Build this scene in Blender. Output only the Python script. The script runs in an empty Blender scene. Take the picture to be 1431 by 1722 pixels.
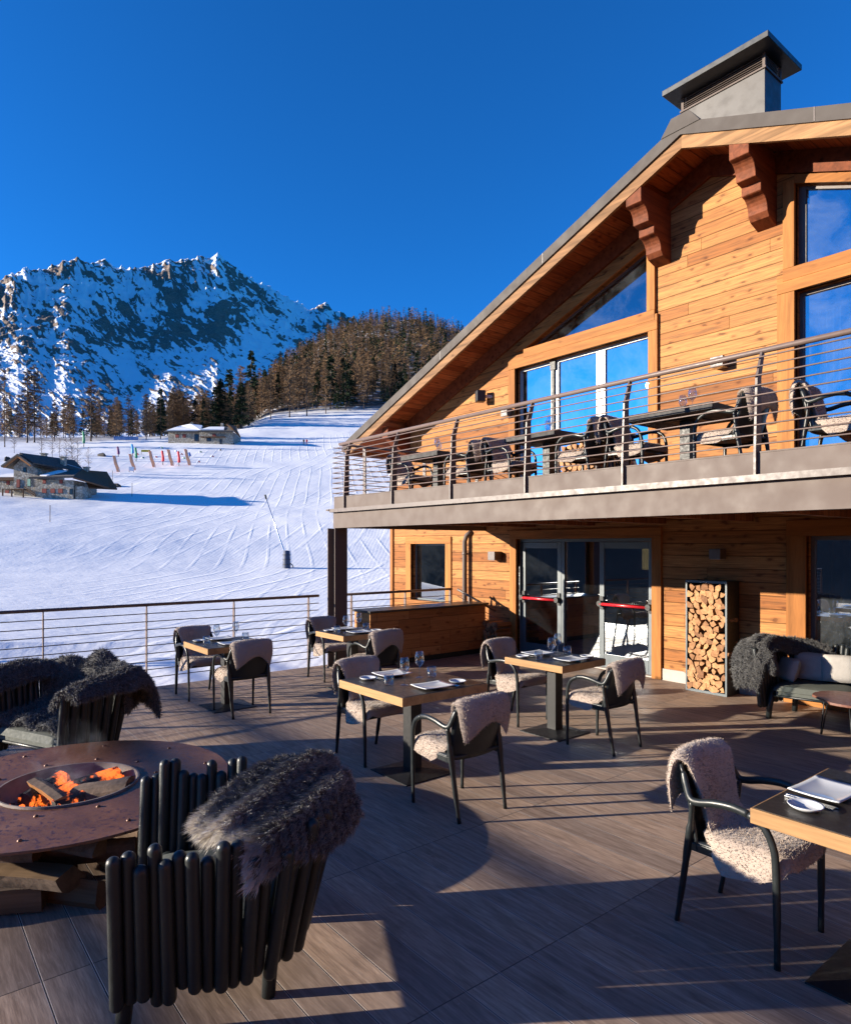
import bpy, math, random
import numpy as np
from mathutils import Vector, Matrix
from mathutils.geometry import tessellate_polygon

# ------------------------------------------------------------------ camera
PW, PH = 1431.0, 1722.0
F0, CX, HV, HC = 1131.0, 715.5, 917.0, 1.88
CA, CB = 0.6262, 0.7796          # camera right = (CA, CB), forward = (-CB, CA)
scene = bpy.context.scene
cam_d = bpy.data.cameras.new('camera')
cam = bpy.data.objects.new('camera', cam_d)
scene.collection.objects.link(cam)
cam.location = (0, 0, HC)
cam.rotation_euler = (math.radians(90), 0, math.atan2(CB, CA))
cam_d.sensor_fit = 'HORIZONTAL'
cam_d.sensor_width = 36.0
cam_d.lens = F0 / PW * 36.0
cam_d.shift_y = (HV - PH / 2) / PW
cam_d.clip_start = 0.05
cam_d.clip_end = 60000
scene.camera = cam
scene.render.resolution_x = 850
scene.render.resolution_y = 1024

# ------------------------------------------------------------------ light
SUN = Vector((-0.5716, -0.8857, 0.2378)).normalized()
SUN_EL = math.asin(SUN.z)
SUN_AZ = math.atan2(SUN.x, SUN.y)        # clockwise from +Y
world = bpy.data.worlds.new('World')
scene.world = world
world.use_nodes = True
wn = world.node_tree
bg = wn.nodes['Background']
sky = wn.nodes.new('ShaderNodeTexSky')
sky.sky_type = 'NISHITA'
sky.sun_disc = False
sky.sun_elevation = SUN_EL
sky.sun_rotation = SUN_AZ
sky.altitude = 2200
sky.air_density = 1.0
sky.dust_density = 0.0
sky.ozone_density = 5.0
bg.inputs['Strength'].default_value = 0.051
tint = wn.nodes.new('ShaderNodeMix'); tint.data_type = 'RGBA'; tint.blend_type = 'MULTIPLY'; tint.inputs[0].default_value = 1.0
tint.inputs[7].default_value = (.26, 1.30, 1.98, 1)
wn.links.new(sky.outputs[0], tint.inputs[6]); wn.links.new(tint.outputs[2], bg.inputs['Color'])
sun_d = bpy.data.lights.new('sun', 'SUN')
sun_d.energy = 5.0
sun_d.angle = math.radians(0.5)
sun_d.color = (1.0, 0.89, 0.73)
sun = bpy.data.objects.new('sun', sun_d)
sun.rotation_euler = SUN.to_track_quat('Z', 'Y').to_euler()
sun.location = (-20, -30, 30)
scene.collection.objects.link(sun)
scene.view_settings.view_transform = 'Standard'
scene.view_settings.look = 'None'
scene.view_settings.exposure = 1.42
scene.view_settings.gamma = 1.0
scene.render.engine = 'CYCLES'
cy = scene.cycles
cy.use_denoising = True
cy.caustics_reflective = False
cy.caustics_refractive = False
cy.max_bounces = 8
cy.diffuse_bounces = 3
cy.glossy_bounces = 4
cy.transmission_bounces = 6
cy.transparent_max_bounces = 12
cy.sample_clamp_indirect = 6.0

# ------------------------------------------------------------------ helpers
C = scene.collection
R_ = random.Random(11)
NP = np.random.RandomState(5)
PI = math.pi

def cw(xc, yc, z=0.0):                       # camera-plan coordinates -> world
    return Vector((CA * xc - CB * yc, CB * xc + CA * yc, z))
def ground(u, v, z=0.0):                     # photo position on a level surface
    yc = F0 * (HC - z) / (v - HV)
    return cw((u - CX) / F0 * yc, yc, z)
def fac(u, v, Y=8.48):                       # photo position on a plane parallel to the facade
    k = (u - CX) / F0
    t = Y / (CB * k + CA)
    return Vector((t * (CA * k - CB), Y, HC + t * (HV - v) / F0))
def heading(dx, dy):
    w = cw(dx, dy); return math.atan2(w.y, w.x)

def tag(o, label=None, cat=None, group=None, kind=None):
    if label: o['label'] = label
    if cat: o['category'] = cat
    if group: o['group'] = group
    if kind: o['kind'] = kind
    return o
def thing(name, label, cat, loc=(0, 0, 0), rz=0.0, group=None):
    o = bpy.data.objects.new(name, None); C.objects.link(o)
    o.location = loc; o.rotation_euler = (0, 0, rz); o.empty_display_size = 0.1
    return tag(o, label, cat, group)
def kids(o):
    return [c for c in bpy.data.objects if c.parent == o]
def tree_of(o):
    return (o, [tree_of(c) for c in kids(o)])
def dup(t, loc, rz=0.0, label=None, group=None, scale=None, parent=None, top=True):
    src, ch = t
    c = src.copy(); C.objects.link(c); c.parent = parent
    if top:
        c.location = loc; c.rotation_euler = (0, 0, rz)
        if scale: c.scale = scale
        if label: c['label'] = label
        if group: c['group'] = group
    for k in ch: dup(k, None, parent=c, top=False)
    return c

class MB:
    def __init__(s): s.v = []; s.f = []; s.n = 0
    def add(s, verts, faces):
        n = s.n
        s.v.extend([tuple(p) for p in verts]); s.n += len(verts)
        s.f.extend([tuple(i + n for i in f) for f in faces]); return s
    def box(s, x0, x1, y0, y1, z0, z1):
        v = [(x, y, z) for x in (x0, x1) for y in (y0, y1) for z in (z0, z1)]
        return s.add(v, [(0,1,3,2),(4,6,7,5),(0,4,5,1),(2,3,7,6),(0,2,6,4),(1,5,7,3)])
    def obox(s, c, sx, sy, sz, M=None):
        v = [Vector((x*sx/2, y*sy/2, z*sz/2)) for x in (-1,1) for y in (-1,1) for z in (-1,1)]
        if M is not None: v = [M @ p for p in v]
        return s.add([p + Vector(c) for p in v], [(0,1,3,2),(4,6,7,5),(0,4,5,1),(2,3,7,6),(0,2,6,4),(1,5,7,3)])
    def prism(s, poly, axis, a0, a1):        # poly of 2D points; axis = extrusion axis
        def P(p, a):
            if axis == 'x': return (a, p[0], p[1])
            if axis == 'y': return (p[0], a, p[1])
            return (p[0], p[1], a)
        n = len(poly)
        v = [P(p, a0) for p in poly] + [P(p, a1) for p in poly]
        f = [tuple(range(n)), tuple(range(2*n-1, n-1, -1))]
        f += [(i, i+n, (i+1) % n + n, (i+1) % n) for i in range(n)]
        return s.add(v, f)
    def tube(s, path, rad, n=8, flat=None, up=None, round_ends=False):
        """swept tube; rad number or list; flat=(a,b) scales the section; up = reference vector"""
        P = [Vector(p) for p in path]; m = len(P)
        if not isinstance(rad, (list, tuple)): rad = [rad] * m
        up = Vector(up) if up else None
        rings = []; last = None
        for i, p in enumerate(P):
            t = (P[min(i+1, m-1)] - P[max(i-1, 0)])
            t = t.normalized() if t.length > 1e-9 else Vector((0,0,1))
            if up is not None: a = up
            elif last is not None: a = last
            else: a = Vector((0,0,1)) if abs(t.z) < .9 else Vector((1,0,0))
            a = (a - t * a.dot(t)); a.normalize(); b = t.cross(a); last = a
            fa, fb = flat if flat else (1, 1)
            rings.append([p + a * (math.cos(2*PI*j/n) * rad[i] * fa) + b * (math.sin(2*PI*j/n) * rad[i] * fb) for j in range(n)])
        v = [q for r in rings for q in r]
        f = []
        for i in range(m-1):
            for j in range(n):
                f.append((i*n+j, i*n+(j+1) % n, (i+1)*n+(j+1) % n, (i+1)*n+j))
        f.append(tuple(range(n-1, -1, -1))); f.append(tuple(range((m-1)*n, m*n)))
        return s.add(v, f)
    def cyl(s, x, y, z0, z1, r, n=16): return s.tube([(x,y,z0),(x,y,z1)], r, n)
    def lathe(s, prof, cx=0, cy=0, cz=0, n=24, cap=True):
        m = len(prof)
        v = [(cx + r*math.cos(2*PI*j/n), cy + r*math.sin(2*PI*j/n), cz + z) for r, z in prof for j in range(n)]
        f = [(i*n+j, i*n+(j+1) % n, (i+1)*n+(j+1) % n, (i+1)*n+j) for i in range(m-1) for j in range(n)]
        if cap:
            f.append(tuple(range(n-1, -1, -1))); f.append(tuple(range((m-1)*n, m*n)))
        return s.add(v, f)
    def capsule(s, a, b, r, n=10, k=4):
        a, b = Vector(a), Vector(b); d = (b-a).normalized(); L = (b-a).length
        pts, rad = [], []
        for i in range(k+1):
            t = PI/2*i/k; pts.append(a + d*(r - r*math.cos(t))); rad.append(max(r*math.sin(t), r*.03))
        for i in range(k, -1, -1):
            t = PI/2*i/k; pts.append(b - d*(r - r*math.cos(t))); rad.append(max(r*math.sin(t), r*.03))
        return s.tube(pts, rad, n)
    def grid(s, fn, nu, nv, closed=False):
        v = [fn(i/(nu-1), j/(nv-1)) for i in range(nu) for j in range(nv)]
        f = [(i*nv+j, i*nv+j+1, (i+1)*nv+j+1, (i+1)*nv+j) for i in range(nu-1) for j in range(nv-1)]
        return s.add(v, f)
    def build(s, name, m, parent=None, smooth=False, bevel=0, fix=True):
        me = bpy.data.meshes.new(name)
        me.from_pydata(s.v, [], s.f)
        if fix:
            import bmesh
            bm = bmesh.new(); bm.from_mesh(me); bmesh.ops.recalc_face_normals(bm, faces=bm.faces[:]); bm.to_mesh(me); bm.free()
        me.update()
        o = bpy.data.objects.new(name, me); C.objects.link(o)
        me.materials.append(m)
        if parent is not None: o.parent = parent
        if smooth:
            me.polygons.foreach_set('use_smooth', [True] * len(me.polygons))
            if smooth == 'auto':
                try:
                    me.set_sharp_from_angle(angle=math.radians(40))
                except Exception: pass
        if bevel:
            b = o.modifiers.new('bevel', 'BEVEL'); b.width = bevel; b.segments = 2; b.limit_method = 'ANGLE'; b.angle_limit = math.radians(40)
        return o

def np_mesh(name, V, F, m, parent=None, smooth=False, attrs=None, k=4):
    me = bpy.data.meshes.new(name)
    V = np.asarray(V, np.float32); F = np.asarray(F, np.int32)
    me.vertices.add(len(V)); me.vertices.foreach_set('co', V.ravel())
    me.loops.add(F.size); me.loops.foreach_set('vertex_index', F.ravel())
    me.polygons.add(len(F)); me.polygons.foreach_set('loop_start', np.arange(0, F.size, F.shape[1], dtype=np.int32))
    if smooth: me.polygons.foreach_set('use_smooth', np.ones(len(F), bool))
    for nm, a in (attrs or {}).items():
        at = me.attributes.new(nm, 'FLOAT', 'POINT'); at.data.foreach_set('value', np.asarray(a, np.float32).ravel())
    me.update(calc_edges=True); me.validate()
    if m is not None: me.materials.append(m)
    o = bpy.data.objects.new(name, me); C.objects.link(o)
    if parent is not None: o.parent = parent
    return o
def smooth_path(pts, k=6):
    P = [Vector(p) for p in pts]; out = []
    for i in range(len(P)-1):
        p0, p1, p2, p3 = P[max(i-1,0)], P[i], P[i+1], P[min(i+2, len(P)-1)]
        for j in range(k):
            t = j/k
            out.append(0.5*((2*p1) + (p2-p0)*t + (2*p0-5*p1+4*p2-p3)*t*t + (3*p1-p0-3*p2+p3)*t**3))
    out.append(P[-1]); return out

# numpy value noise
def _h(i, j, s):
    n = (i.astype(np.int64) * 374761393 + j.astype(np.int64) * 668265263 + s * 1442695041) & 0x7fffffff
    n = ((n ^ (n >> 13)) * 1274126177) & 0x7fffffff
    return ((n ^ (n >> 16)) & 0xffff) / 65535.0
def vnoise(x, y, s=0):
    xi, yi = np.floor(x), np.floor(y); a, b = x-xi, y-yi
    a = a*a*a*(a*(a*6-15)+10); b = b*b*b*(b*(b*6-15)+10)
    xi = xi.astype(np.int64); yi = yi.astype(np.int64)
    return (_h(xi,yi,s)*(1-a)+_h(xi+1,yi,s)*a)*(1-b) + (_h(xi,yi+1,s)*(1-a)+_h(xi+1,yi+1,s)*a)*b
def fbm(x, y, o=5, s=0, gain=.5):
    t = 0; a = 1; n = 0
    for i in range(o):
        t = t + a*vnoise(x*2**i + 17*i, y*2**i - 9*i, s+i); n += a; a *= gain
    return t/n
def ridged(x, y, o=6, s=0, gain=.55):
    t = 0; a = 1; n = 0; w = 1
    for i in range(o):
        r = 1 - np.abs(2*vnoise(x*2**i + 31*i, y*2**i + 7*i, s+i) - 1); r = r*r
        t = t + a*r*w; n += a; w = np.clip(r*1.6, 0, 1); a *= gain
    return t/n
def sstep(a, b, x):
    t = np.clip((x-a)/(b-a), 0, 1); return t*t*(3-2*t)

# ------------------------------------------------------------------ materials
class NM:
    def __init__(s, name):
        s.m = bpy.data.materials.new(name); s.m.use_nodes = True
        s.t = s.m.node_tree; s.N = s.t.nodes; s.L = s.t.links
        s.b = s.N['Principled BSDF']; s.out = s.N['Material Output']
    def n(s, typ, **kw):
        x = s.N.new('ShaderNode' + typ)
        for k, v in kw.items():
            if k.startswith('i_'):
                key = k[2:]; key = int(key) if key.isdigit() else key
                s.set(x, key, v)
            else: setattr(x, k, v)
        return x
    def set(s, x, key, v):
        inp = x.inputs[key]
        if isinstance(v, bpy.types.NodeSocket): s.L.new(v, inp)
        elif isinstance(v, bpy.types.Node): s.L.new(v.outputs[0], inp)
        else:
            if isinstance(v, (tuple, list)) and len(v) == 3 and inp.type == 'RGBA': v = (*v, 1)
            inp.default_value = v
    def math(s, op, a, b=0.0, c=None, clamp=False):
        x = s.n('Math', operation=op, use_clamp=clamp); s.set(x, 0, a); s.set(x, 1, b)
        if c is not None: s.set(x, 2, c)
        return x.outputs[0]
    def pos(s, scale=(1,1,1), space='world', rot=(0,0,0)):
        if space == 'world': src = s.n('NewGeometry').outputs['Position']
        else: src = s.n('TexCoord').outputs['Object']
        mp = s.n('Mapping'); s.L.new(src, mp.inputs['Vector'])
        mp.inputs['Scale'].default_value = scale; mp.inputs['Rotation'].default_value = rot
        return mp.outputs[0]
    def noise(s, vec, scale=5, detail=4, rough=.5, dist=0):
        x = s.n('TexNoise'); s.L.new(vec, x.inputs['Vector'])
        x.inputs['Scale'].default_value = scale; x.inputs['Detail'].default_value = detail
        x.inputs['Roughness'].default_value = rough; x.inputs['Distortion'].default_value = dist
        return x.outputs[0]
    def vor(s, vec, scale=5, feature='F1', rand=1.0, out='Distance'):
        x = s.n('TexVoronoi', feature=feature); s.L.new(vec, x.inputs['Vector'])
        x.inputs['Scale'].default_value = scale; x.inputs['Randomness'].default_value = rand
        return x.outputs[out]
    def ramp(s, fac, stops, interp='LINEAR'):
        x = s.n('ValToRGB'); s.set(x, 0, fac); r = x.color_ramp; r.interpolation = interp
        while len(r.elements) > 1: r.elements.remove(r.elements[-1])
        r.elements[0].position = stops[0][0]; r.elements[0].color = (*stops[0][1], 1) if isinstance(stops[0][1], tuple) else (stops[0][1],)*3 + (1,)
        for p, c in stops[1:]:
            e = r.elements.new(p); e.color = (*c, 1) if isinstance(c, tuple) else (c, c, c, 1)
        return x.outputs[0]
    def mix(s, fac, a, b, mode='MIX'):
        x = s.n('Mix', data_type='RGBA', blend_type=mode); s.set(x, 0, fac); s.set(x, 6, a); s.set(x, 7, b)
        return x.outputs[2]
    def bump(s, h, strength=.3, dist=.01, normal=None):
        x = s.n('Bump'); s.set(x, 'Height', h); x.inputs['Strength'].default_value = strength; x.inputs['Distance'].default_value = dist
        if normal is not None: s.L.new(normal, x.inputs['Normal'])
        return x.outputs[0]
    def sep(s, vec):
        x = s.n('SeparateXYZ'); s.L.new(vec, x.inputs[0]); return x.outputs
    def comb(s, x=0, y=0, z=0):
        c = s.n('CombineXYZ'); s.set(c, 0, x); s.set(c, 1, y); s.set(c, 2, z); return c.outputs[0]
    def done(s, color=None, rough=None, normal=None, **kw):
        if color is not None: s.set(s.b, 'Base Color', color)
        if rough is not None: s.set(s.b, 'Roughness', rough)
        if normal is not None: s.set(s.b, 'Normal', normal)
        for k, v in kw.items(): s.set(s.b, k.replace('_', ' '), v)
        return s.m

def m_plain(name, col, rough=.5, var=.12, nscale=8, bump=.0, bscale=60, space='object', **kw):
    a = NM(name); p = a.pos(space=space)
    n = a.noise(p, nscale, 5, .6)
    c = a.ramp(n, [(.25, tuple(x*(1-var) for x in col)), (.75, tuple(min(1, x*(1+var)) for x in col))])
    r = a.ramp(a.noise(p, nscale*3, 3), [(.3, max(rough-.08, 0)), (.7, min(rough+.1, 1))])
    nn = a.bump(a.noise(p, bscale, 3), bump, .004) if bump else None
    return a.done(c, r, nn, **kw)

def m_boards(name, along, across, width, base, seglen=2.6, var=.25, knots=1.0, space='world', groove=.05, phase=0, rough=.55, wear=.0, grain=1.0):
    """boarded timber: axis indices along / across the boards"""
    a = NM(name); p = a.pos(space=space); S = a.sep(p)
    U, V = S[along], S[across]
    wob = a.math('MULTIPLY', a.noise(a.comb(a.math('MULTIPLY', U, .0), V, 0), 2.3, 1), .0)
    vq = a.math('DIVIDE', a.math('ADD', V, phase), width)
    row = a.math('FLOOR', vq); fr = a.math('FRACT', vq)
    w1 = a.n('TexWhiteNoise', noise_dimensions='1D'); a.set(w1, 'W', row)
    uo = a.math('DIVIDE', a.math('ADD', U, a.math('MULTIPLY', w1.outputs['Value'], 9.0)), seglen)
    seg = a.math('FLOOR', uo); fu = a.math('FRACT', uo)
    w2 = a.n('TexWhiteNoise', noise_dimensions='2D'); a.set(w2, 'Vector', a.comb(row, seg, 0))
    rnd = w2.outputs['Value']
    pr = a.comb(a.math('ADD', U, a.math('MULTIPLY', rnd, 31.0)), a.math('ADD', V, a.math('MULTIPLY', rnd, 7.0)), a.math('MULTIPLY', rnd, 5))
    mp = a.n('Mapping'); a.L.new(pr, mp.inputs[0]); mp.inputs['Scale'].default_value = (1.2, 22, 1)
    g1 = a.noise(mp.outputs[0], 2.0, 6, .62, .6)
    mp2 = a.n('Mapping'); a.L.new(pr, mp2.inputs[0]); mp2.inputs['Scale'].default_value = (6, 160, 1)
    g2 = a.noise(mp2.outputs[0], 1.0, 3, .6)
    d, m_, l = tuple(x*(1-var*1.3) for x in base), base, tuple(min(1, x*(1+var)) for x in base)
    col = a.ramp(g1, [(.34, d), (.5, m_), (.66, l)])
    tint = a.ramp(rnd, [(0, (.66, .55, .50)), (.3, (.94, .88, .84)), (.7, (1.06, 1.08, 1.06)), (1, (1.25, 1.34, 1.36))])
    col = a.mix(1.0, col, tint, 'MULTIPLY')
    col = a.mix(a.math('MULTIPLY', a.math('SUBTRACT', g2, .35, clamp=True), .9*grain, clamp=True), col, tuple(x*.55 for x in base))
    # knots
    mk = a.n('Mapping'); a.L.new(pr, mk.inputs[0]); mk.inputs['Scale'].default_value = (3.0, 6.3, 1)
    wv = a.n('VectorMath', operation='ADD'); a.L.new(mk.outputs[0], wv.inputs[0])
    nz = a.n('TexNoise'); a.L.new(mk.outputs[0], nz.inputs['Vector']); nz.inputs['Scale'].default_value = 1.7
    sc = a.n('VectorMath', operation='SCALE'); a.L.new(nz.outputs['Color'], sc.inputs[0]); sc.inputs['Scale'].default_value = .5
    a.L.new(sc.outputs[0], wv.inputs[1])
    vk = a.n('TexVoronoi', feature='F1', voronoi_dimensions='2D'); a.L.new(wv.outputs[0], vk.inputs[0]); vk.inputs['Scale'].default_value = 1.0; kd = vk.outputs['Distance']
    k = a.ramp(kd, [(.0, 1.0), (.070, .95), (.095, .45), (.22, 0.0)])
    gate = a.ramp(a.noise(pr, 1.1, 2), [(.40, 0.0), (.50, 1.0)])
    kk = a.math('MULTIPLY', a.math('MULTIPLY', k, gate), .85*knots, clamp=True)
    col = a.mix(kk, col, (base[0]*.20, base[1]*.13, base[2]*.15))
    # grooves and butt joints
    e = a.math('MINIMUM', fr, a.math('SUBTRACT', 1.0, fr))
    gr = a.ramp(e, [(0, 0.0), (groove*.45, 0.1), (groove, 1.0)])
    eu = a.math('MULTIPLY', a.math('MINIMUM', fu, a.math('SUBTRACT', 1.0, fu)), seglen/width)
    gu = a.ramp(eu, [(0, 0.15), (.03, 1.0)])
    gm = a.math('MULTIPLY', gr, gu)
    col = a.mix(a.math('MULTIPLY', a.math('SUBTRACT', 1.0, gm), .75), col, tuple(x*.12 for x in base))
    if wear:
        w = a.ramp(a.noise(p, 1.3, 6, .7), [(.45, 0.0), (.7, 1.0)])
        col = a.mix(a.math('MULTIPLY', w, wear), col, (.33, .25, .2))
    h = a.math('ADD', a.math('MULTIPLY', gm, 1.0), a.math('MULTIPLY', g2, .12))
    h = a.math('SUBTRACT', h, a.math('MULTIPLY', kk, .08))
    return a.done(col, a.ramp(g1, [(.2, rough), (.8, rough+.2)]), a.bump(h, .55, .008), Specular_IOR_Level=.12)

def m_grain(name, base, axis=0, var=.30, space='object', rough=.55, scale=1.0, knots=.9):
    """a plain timber member with the grain running along one axis"""
    a = NM(name); sc = [14*scale]*3; sc[axis] = .9*scale
    p = a.pos(tuple(sc), space); oi = a.n('ObjectInfo').outputs['Random']
    off = a.n('VectorMath', operation='ADD'); a.L.new(p, off.inputs[0]); a.L.new(a.comb(a.math('MULTIPLY', oi, 37), a.math('MULTIPLY', oi, 11), a.math('MULTIPLY', oi, 19)), off.inputs[1])
    g1 = a.noise(off.outputs[0], 1.0, 6, .62, .5); 
    g2 = a.noise(off.outputs[0], 7.0, 3, .6)
    col = a.ramp(g1, [(.28, tuple(x*(1-var*1.4) for x in base)), (.5, base), (.72, tuple(min(1, x*(1+var)) for x in base))])
    col = a.mix(a.math('MULTIPLY', a.math('SUBTRACT', g2, .4, clamp=True), 1.2, clamp=True), col, tuple(x*.5 for x in base))
    k2 = [5*scale]*3; k2[axis] = 2.3*scale
    kd = a.vor(a.pos(tuple(k2), space), 1.0)
    kk = a.math('MULTIPLY', a.ramp(kd, [(0, 1.0), (.07, .9), (.11, .3), (.18, 0.0)]), knots)
    col = a.mix(kk, col, (base[0]*.3, base[1]*.22, base[2]*.2))
    col = a.mix(1.0, col, a.ramp(oi, [(0, (.82, .78, .75)), (1, (1.12, 1.12, 1.1))]), 'MULTIPLY')
    return a.done(col, rough+.1, a.bump(g2, .25, .003), Specular_IOR_Level=.15)

M = {}
M['siding'] = m_boards('pine siding', 0, 2, .163, (.315, .137, .046), seglen=6.5, var=.34, phase=.05, groove=.045, knots=.85)
M['siding_side'] = m_boards('pine siding side wall', 1, 2, .163, (.40, .152, .040), seglen=3.1, var=.2)
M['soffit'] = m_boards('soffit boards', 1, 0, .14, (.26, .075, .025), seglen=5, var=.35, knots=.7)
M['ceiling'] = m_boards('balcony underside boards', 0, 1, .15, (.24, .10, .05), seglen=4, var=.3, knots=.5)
M['trimx'] = m_grain('golden timber trim across', (.31, .125, .033), 0, space='world')
M['trimz'] = m_grain('golden timber trim upright', (.31, .125, .033), 2, space='world')
M['fascia'] = m_grain('weathered fascia timber', (.25, .135, .062), 0, space='world', var=.45)
M['bracket'] = m_grain('red brown bracket timber', (.155, .045, .018), 1, var=.4)
M['counter'] = m_boards('counter front boards', 1, 2, .235, (.40, .19, .07), seglen=.62, var=.2, knots=.8, groove=.02)
M['oak'] = m_grain('oak table edge', (.34, .20, .092), 0, var=.2, knots=.12)
def m_ends():
    a = NM('firewood cut ends'); oi = a.n('ObjectInfo').outputs['Random']; p = a.pos(space='object')
    n = a.noise(p, 26, 5, .65); c = a.ramp(n, [(.3, (.18, .083, .034)), (.55, (.34, .175, .078)), (.75, (.43, .24, .12))])
    c = a.mix(1, c, a.ramp(oi, [(0, (.45, .38, .35)), (.15, (.75, .7, .65)), (.6, (1, 1, 1)), (1, (1.2, 1.18, 1.1))]), 'MULTIPLY')
    return a.done(c, .85, a.bump(n, .6, .006))
M['bark'] = m_plain('firewood bark', (.10, .065, .045), .9, .5, 30, .8, 40)
M['split'] = m_grain('split firewood', (.32, .155, .062), 1, var=.3, knots=0)
M['splitend'] = m_ends()
M['plinth'] = m_plain('grey concrete plinth', (.34, .30, .27), .8, .15, 5, .3, 40, 'world')

def m_deck():
    a = NM('wood look deck planks'); p = a.pos(space='world'); S = a.sep(p)
    L, Wd = 1.19, .197
    uq = a.math('DIVIDE', a.math('ADD', S[0], 2.1), L); vq = a.math('DIVIDE', a.math('ADD', S[1], .065), Wd)
    cu, cv = a.math('FLOOR', uq), a.math('FLOOR', vq); fu, fv = a.math('FRACT', uq), a.math('FRACT', vq)
    w = a.n('TexWhiteNoise', noise_dimensions='2D'); a.set(w, 'Vector', a.comb(cu, cv, 0)); rnd = w.outputs['Value']
    pr = a.comb(a.math('ADD', S[0], a.math('MULTIPLY', rnd, 23)), a.math('ADD', S[1], a.math('MULTIPLY', rnd, 9)), rnd)
    mp = a.n('Mapping'); a.L.new(pr, mp.inputs[0]); mp.inputs['Scale'].default_value = (1.6, 14, 1)
    g = a.noise(mp.outputs[0], 2.2, 7, .65, .5)
    mp2 = a.n('Mapping'); a.L.new(pr, mp2.inputs[0]); mp2.inputs['Scale'].default_value = (9, 130, 1)
    g2 = a.noise(mp2.outputs[0], 1, 3, .6)
    big = a.noise(p, 1.1, 4, .6)
    col = a.ramp(g, [(.25, (.14, .092, .065)), (.45, (.285, .202, .148)), (.6, (.38, .277, .208)), (.78, (.50, .385, .30))])
    col = a.mix(1, col, a.ramp(rnd, [(0, (.74, .74, .77)), (.5, (.96, .95, .94)), (1, (1.2, 1.16, 1.1))]), 'MULTIPLY')
    col = a.mix(a.math('MULTIPLY', a.math('SUBTRACT', g2, .38, clamp=True), 1.6, clamp=True), col, (.11, .072, .055))
    col = a.mix(a.ramp(big, [(.4, 0.0), (.75, .45)]), col, (.20, .165, .14))
    sp = a.ramp(a.noise(p, 22, 3, .7), [(.70, 0.0), (.74, .5)]); col = a.mix(sp, col, (.33, .3, .28))
    ex = a.math('MULTIPLY', a.math('MINIMUM', fu, a.math('SUBTRACT', 1.0, fu)), L)
    ey = a.math('MULTIPLY', a.math('MINIMUM', fv, a.math('SUBTRACT', 1.0, fv)), Wd)
    e = a.math('MINIMUM', ex, ey)
    gm = a.ramp(a.math('MULTIPLY', e, 100), [(0, 0.0), (.16, 0.0), (.34, 1.0)])
    col = a.mix(a.math('SUBTRACT', 1.0, gm), col, (.05, .042, .04))
    lip = a.ramp(a.math('MULTIPLY', ey, 100), [(.26, 0.0), (.32, 1.0), (.46, 1.0), (.54, 0.0)])
    col = a.mix(a.math('MULTIPLY', lip, .55), col, (.75, .66, .58))
    h = a.math('ADD', gm, a.math('MULTIPLY', g2, .12))
    wet = a.ramp(a.noise(p, .9, 5, .6, .6), [(.60, 0.0), (.66, 1.0)]); col = a.mix(a.math('MULTIPLY', wet, .35), col, (.08, .055, .042))
    scuff = a.ramp(a.noise(p, 5.5, 6, .75, 1.2), [(.62, 0.0), (.70, 1.0)]); col = a.mix(a.math('MULTIPLY', scuff, .22), col, (.45, .39, .33))
    ro = a.math('SUBTRACT', a.ramp(big, [(.3, .5), (.7, .72)]), a.math('MULTIPLY', wet, .15))
    return a.done(col, ro, a.bump(h, .6, .005), Specular_IOR_Level=.18)
M['deck'] = m_deck()

M['steel'] = m_plain('taupe painted steel', (.105, .080, .069), .6, .05, 2, .08, 30, 'world', Specular_IOR_Level=.25)
M['steel_dark'] = m_plain('dark brown painted steel', (.085, .062, .055), .45, .15, 6, .1, 60)
M['rail_pale'] = m_plain('brown painted handrail', (.125, .088, .076), .45, .12, 6, Specular_IOR_Level=.3)
M['flash'] = m_plain('grey brown roof flashing', (.068, .058, .052), .6, .08, 2, .1, 8, 'world', Specular_IOR_Level=.15)
M['flash_dark'] = m_plain('dark chimney cap metal', (.022, .024, .026), .4, .2, 3)
M['chimney'] = m_plain('grey chimney metal', (.06, .053, .048), .5, .22, 2.5, .1, 5, 'world')
M['anthracite'] = m_plain('anthracite chair plastic', (.012, .015, .016), .36, .15, 10, Specular_IOR_Level=.38)
M['tubes'] = m_plain('anthracite coated tube', (.011, .014, .015), .42, .15, 10, .2, 120, Specular_IOR_Level=.4)
M['iron'] = m_plain('black iron', (.010, .010, .011), .5, .2, 12, Specular_IOR_Level=.35)
M['tabletop'] = m_plain('dark slate table top', (.022, .019, .018), .36, .25, 14, .05, 120, Specular_IOR_Level=.4)
M['framegrey'] = m_plain('blue grey door frame', (.075, .093, .105), .4, .06, 4)
M['framewhite'] = m_plain('pale window frame', (.46, .49, .49), .35, .05, 4)
M['white'] = m_plain('white glazed porcelain', (.52, .53, .54), .12, .02, 4)
M['cushion_grey'] = m_plain('grey green seat cushion', (.065, .072, .062), .8, .12, 14, .4, 220)
M['cushion_pale'] = m_plain('pale cushion cloth', (.36, .335, .31), .9, .1, 12, .6, 90)
M['speaker'] = m_plain('black loudspeaker', (.02, .02, .022), .5, .1)
M['red'] = m_plain('red panic bar', (.40, .012, .018), .3, .05)
M['balctop'] = m_plain('dark balcony table', (.03, .028, .028), .75, .15, 6)
M['copper'] = m_plain('brown wood top', (.14, .06, .04), .4, .3, 12)
M['curtain'] = m_plain('grey curtain', (.30, .32, .34), .9, .1)
M['interior'] = m_plain('dark interior', (.10, .065, .045), .8, .2)

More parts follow.
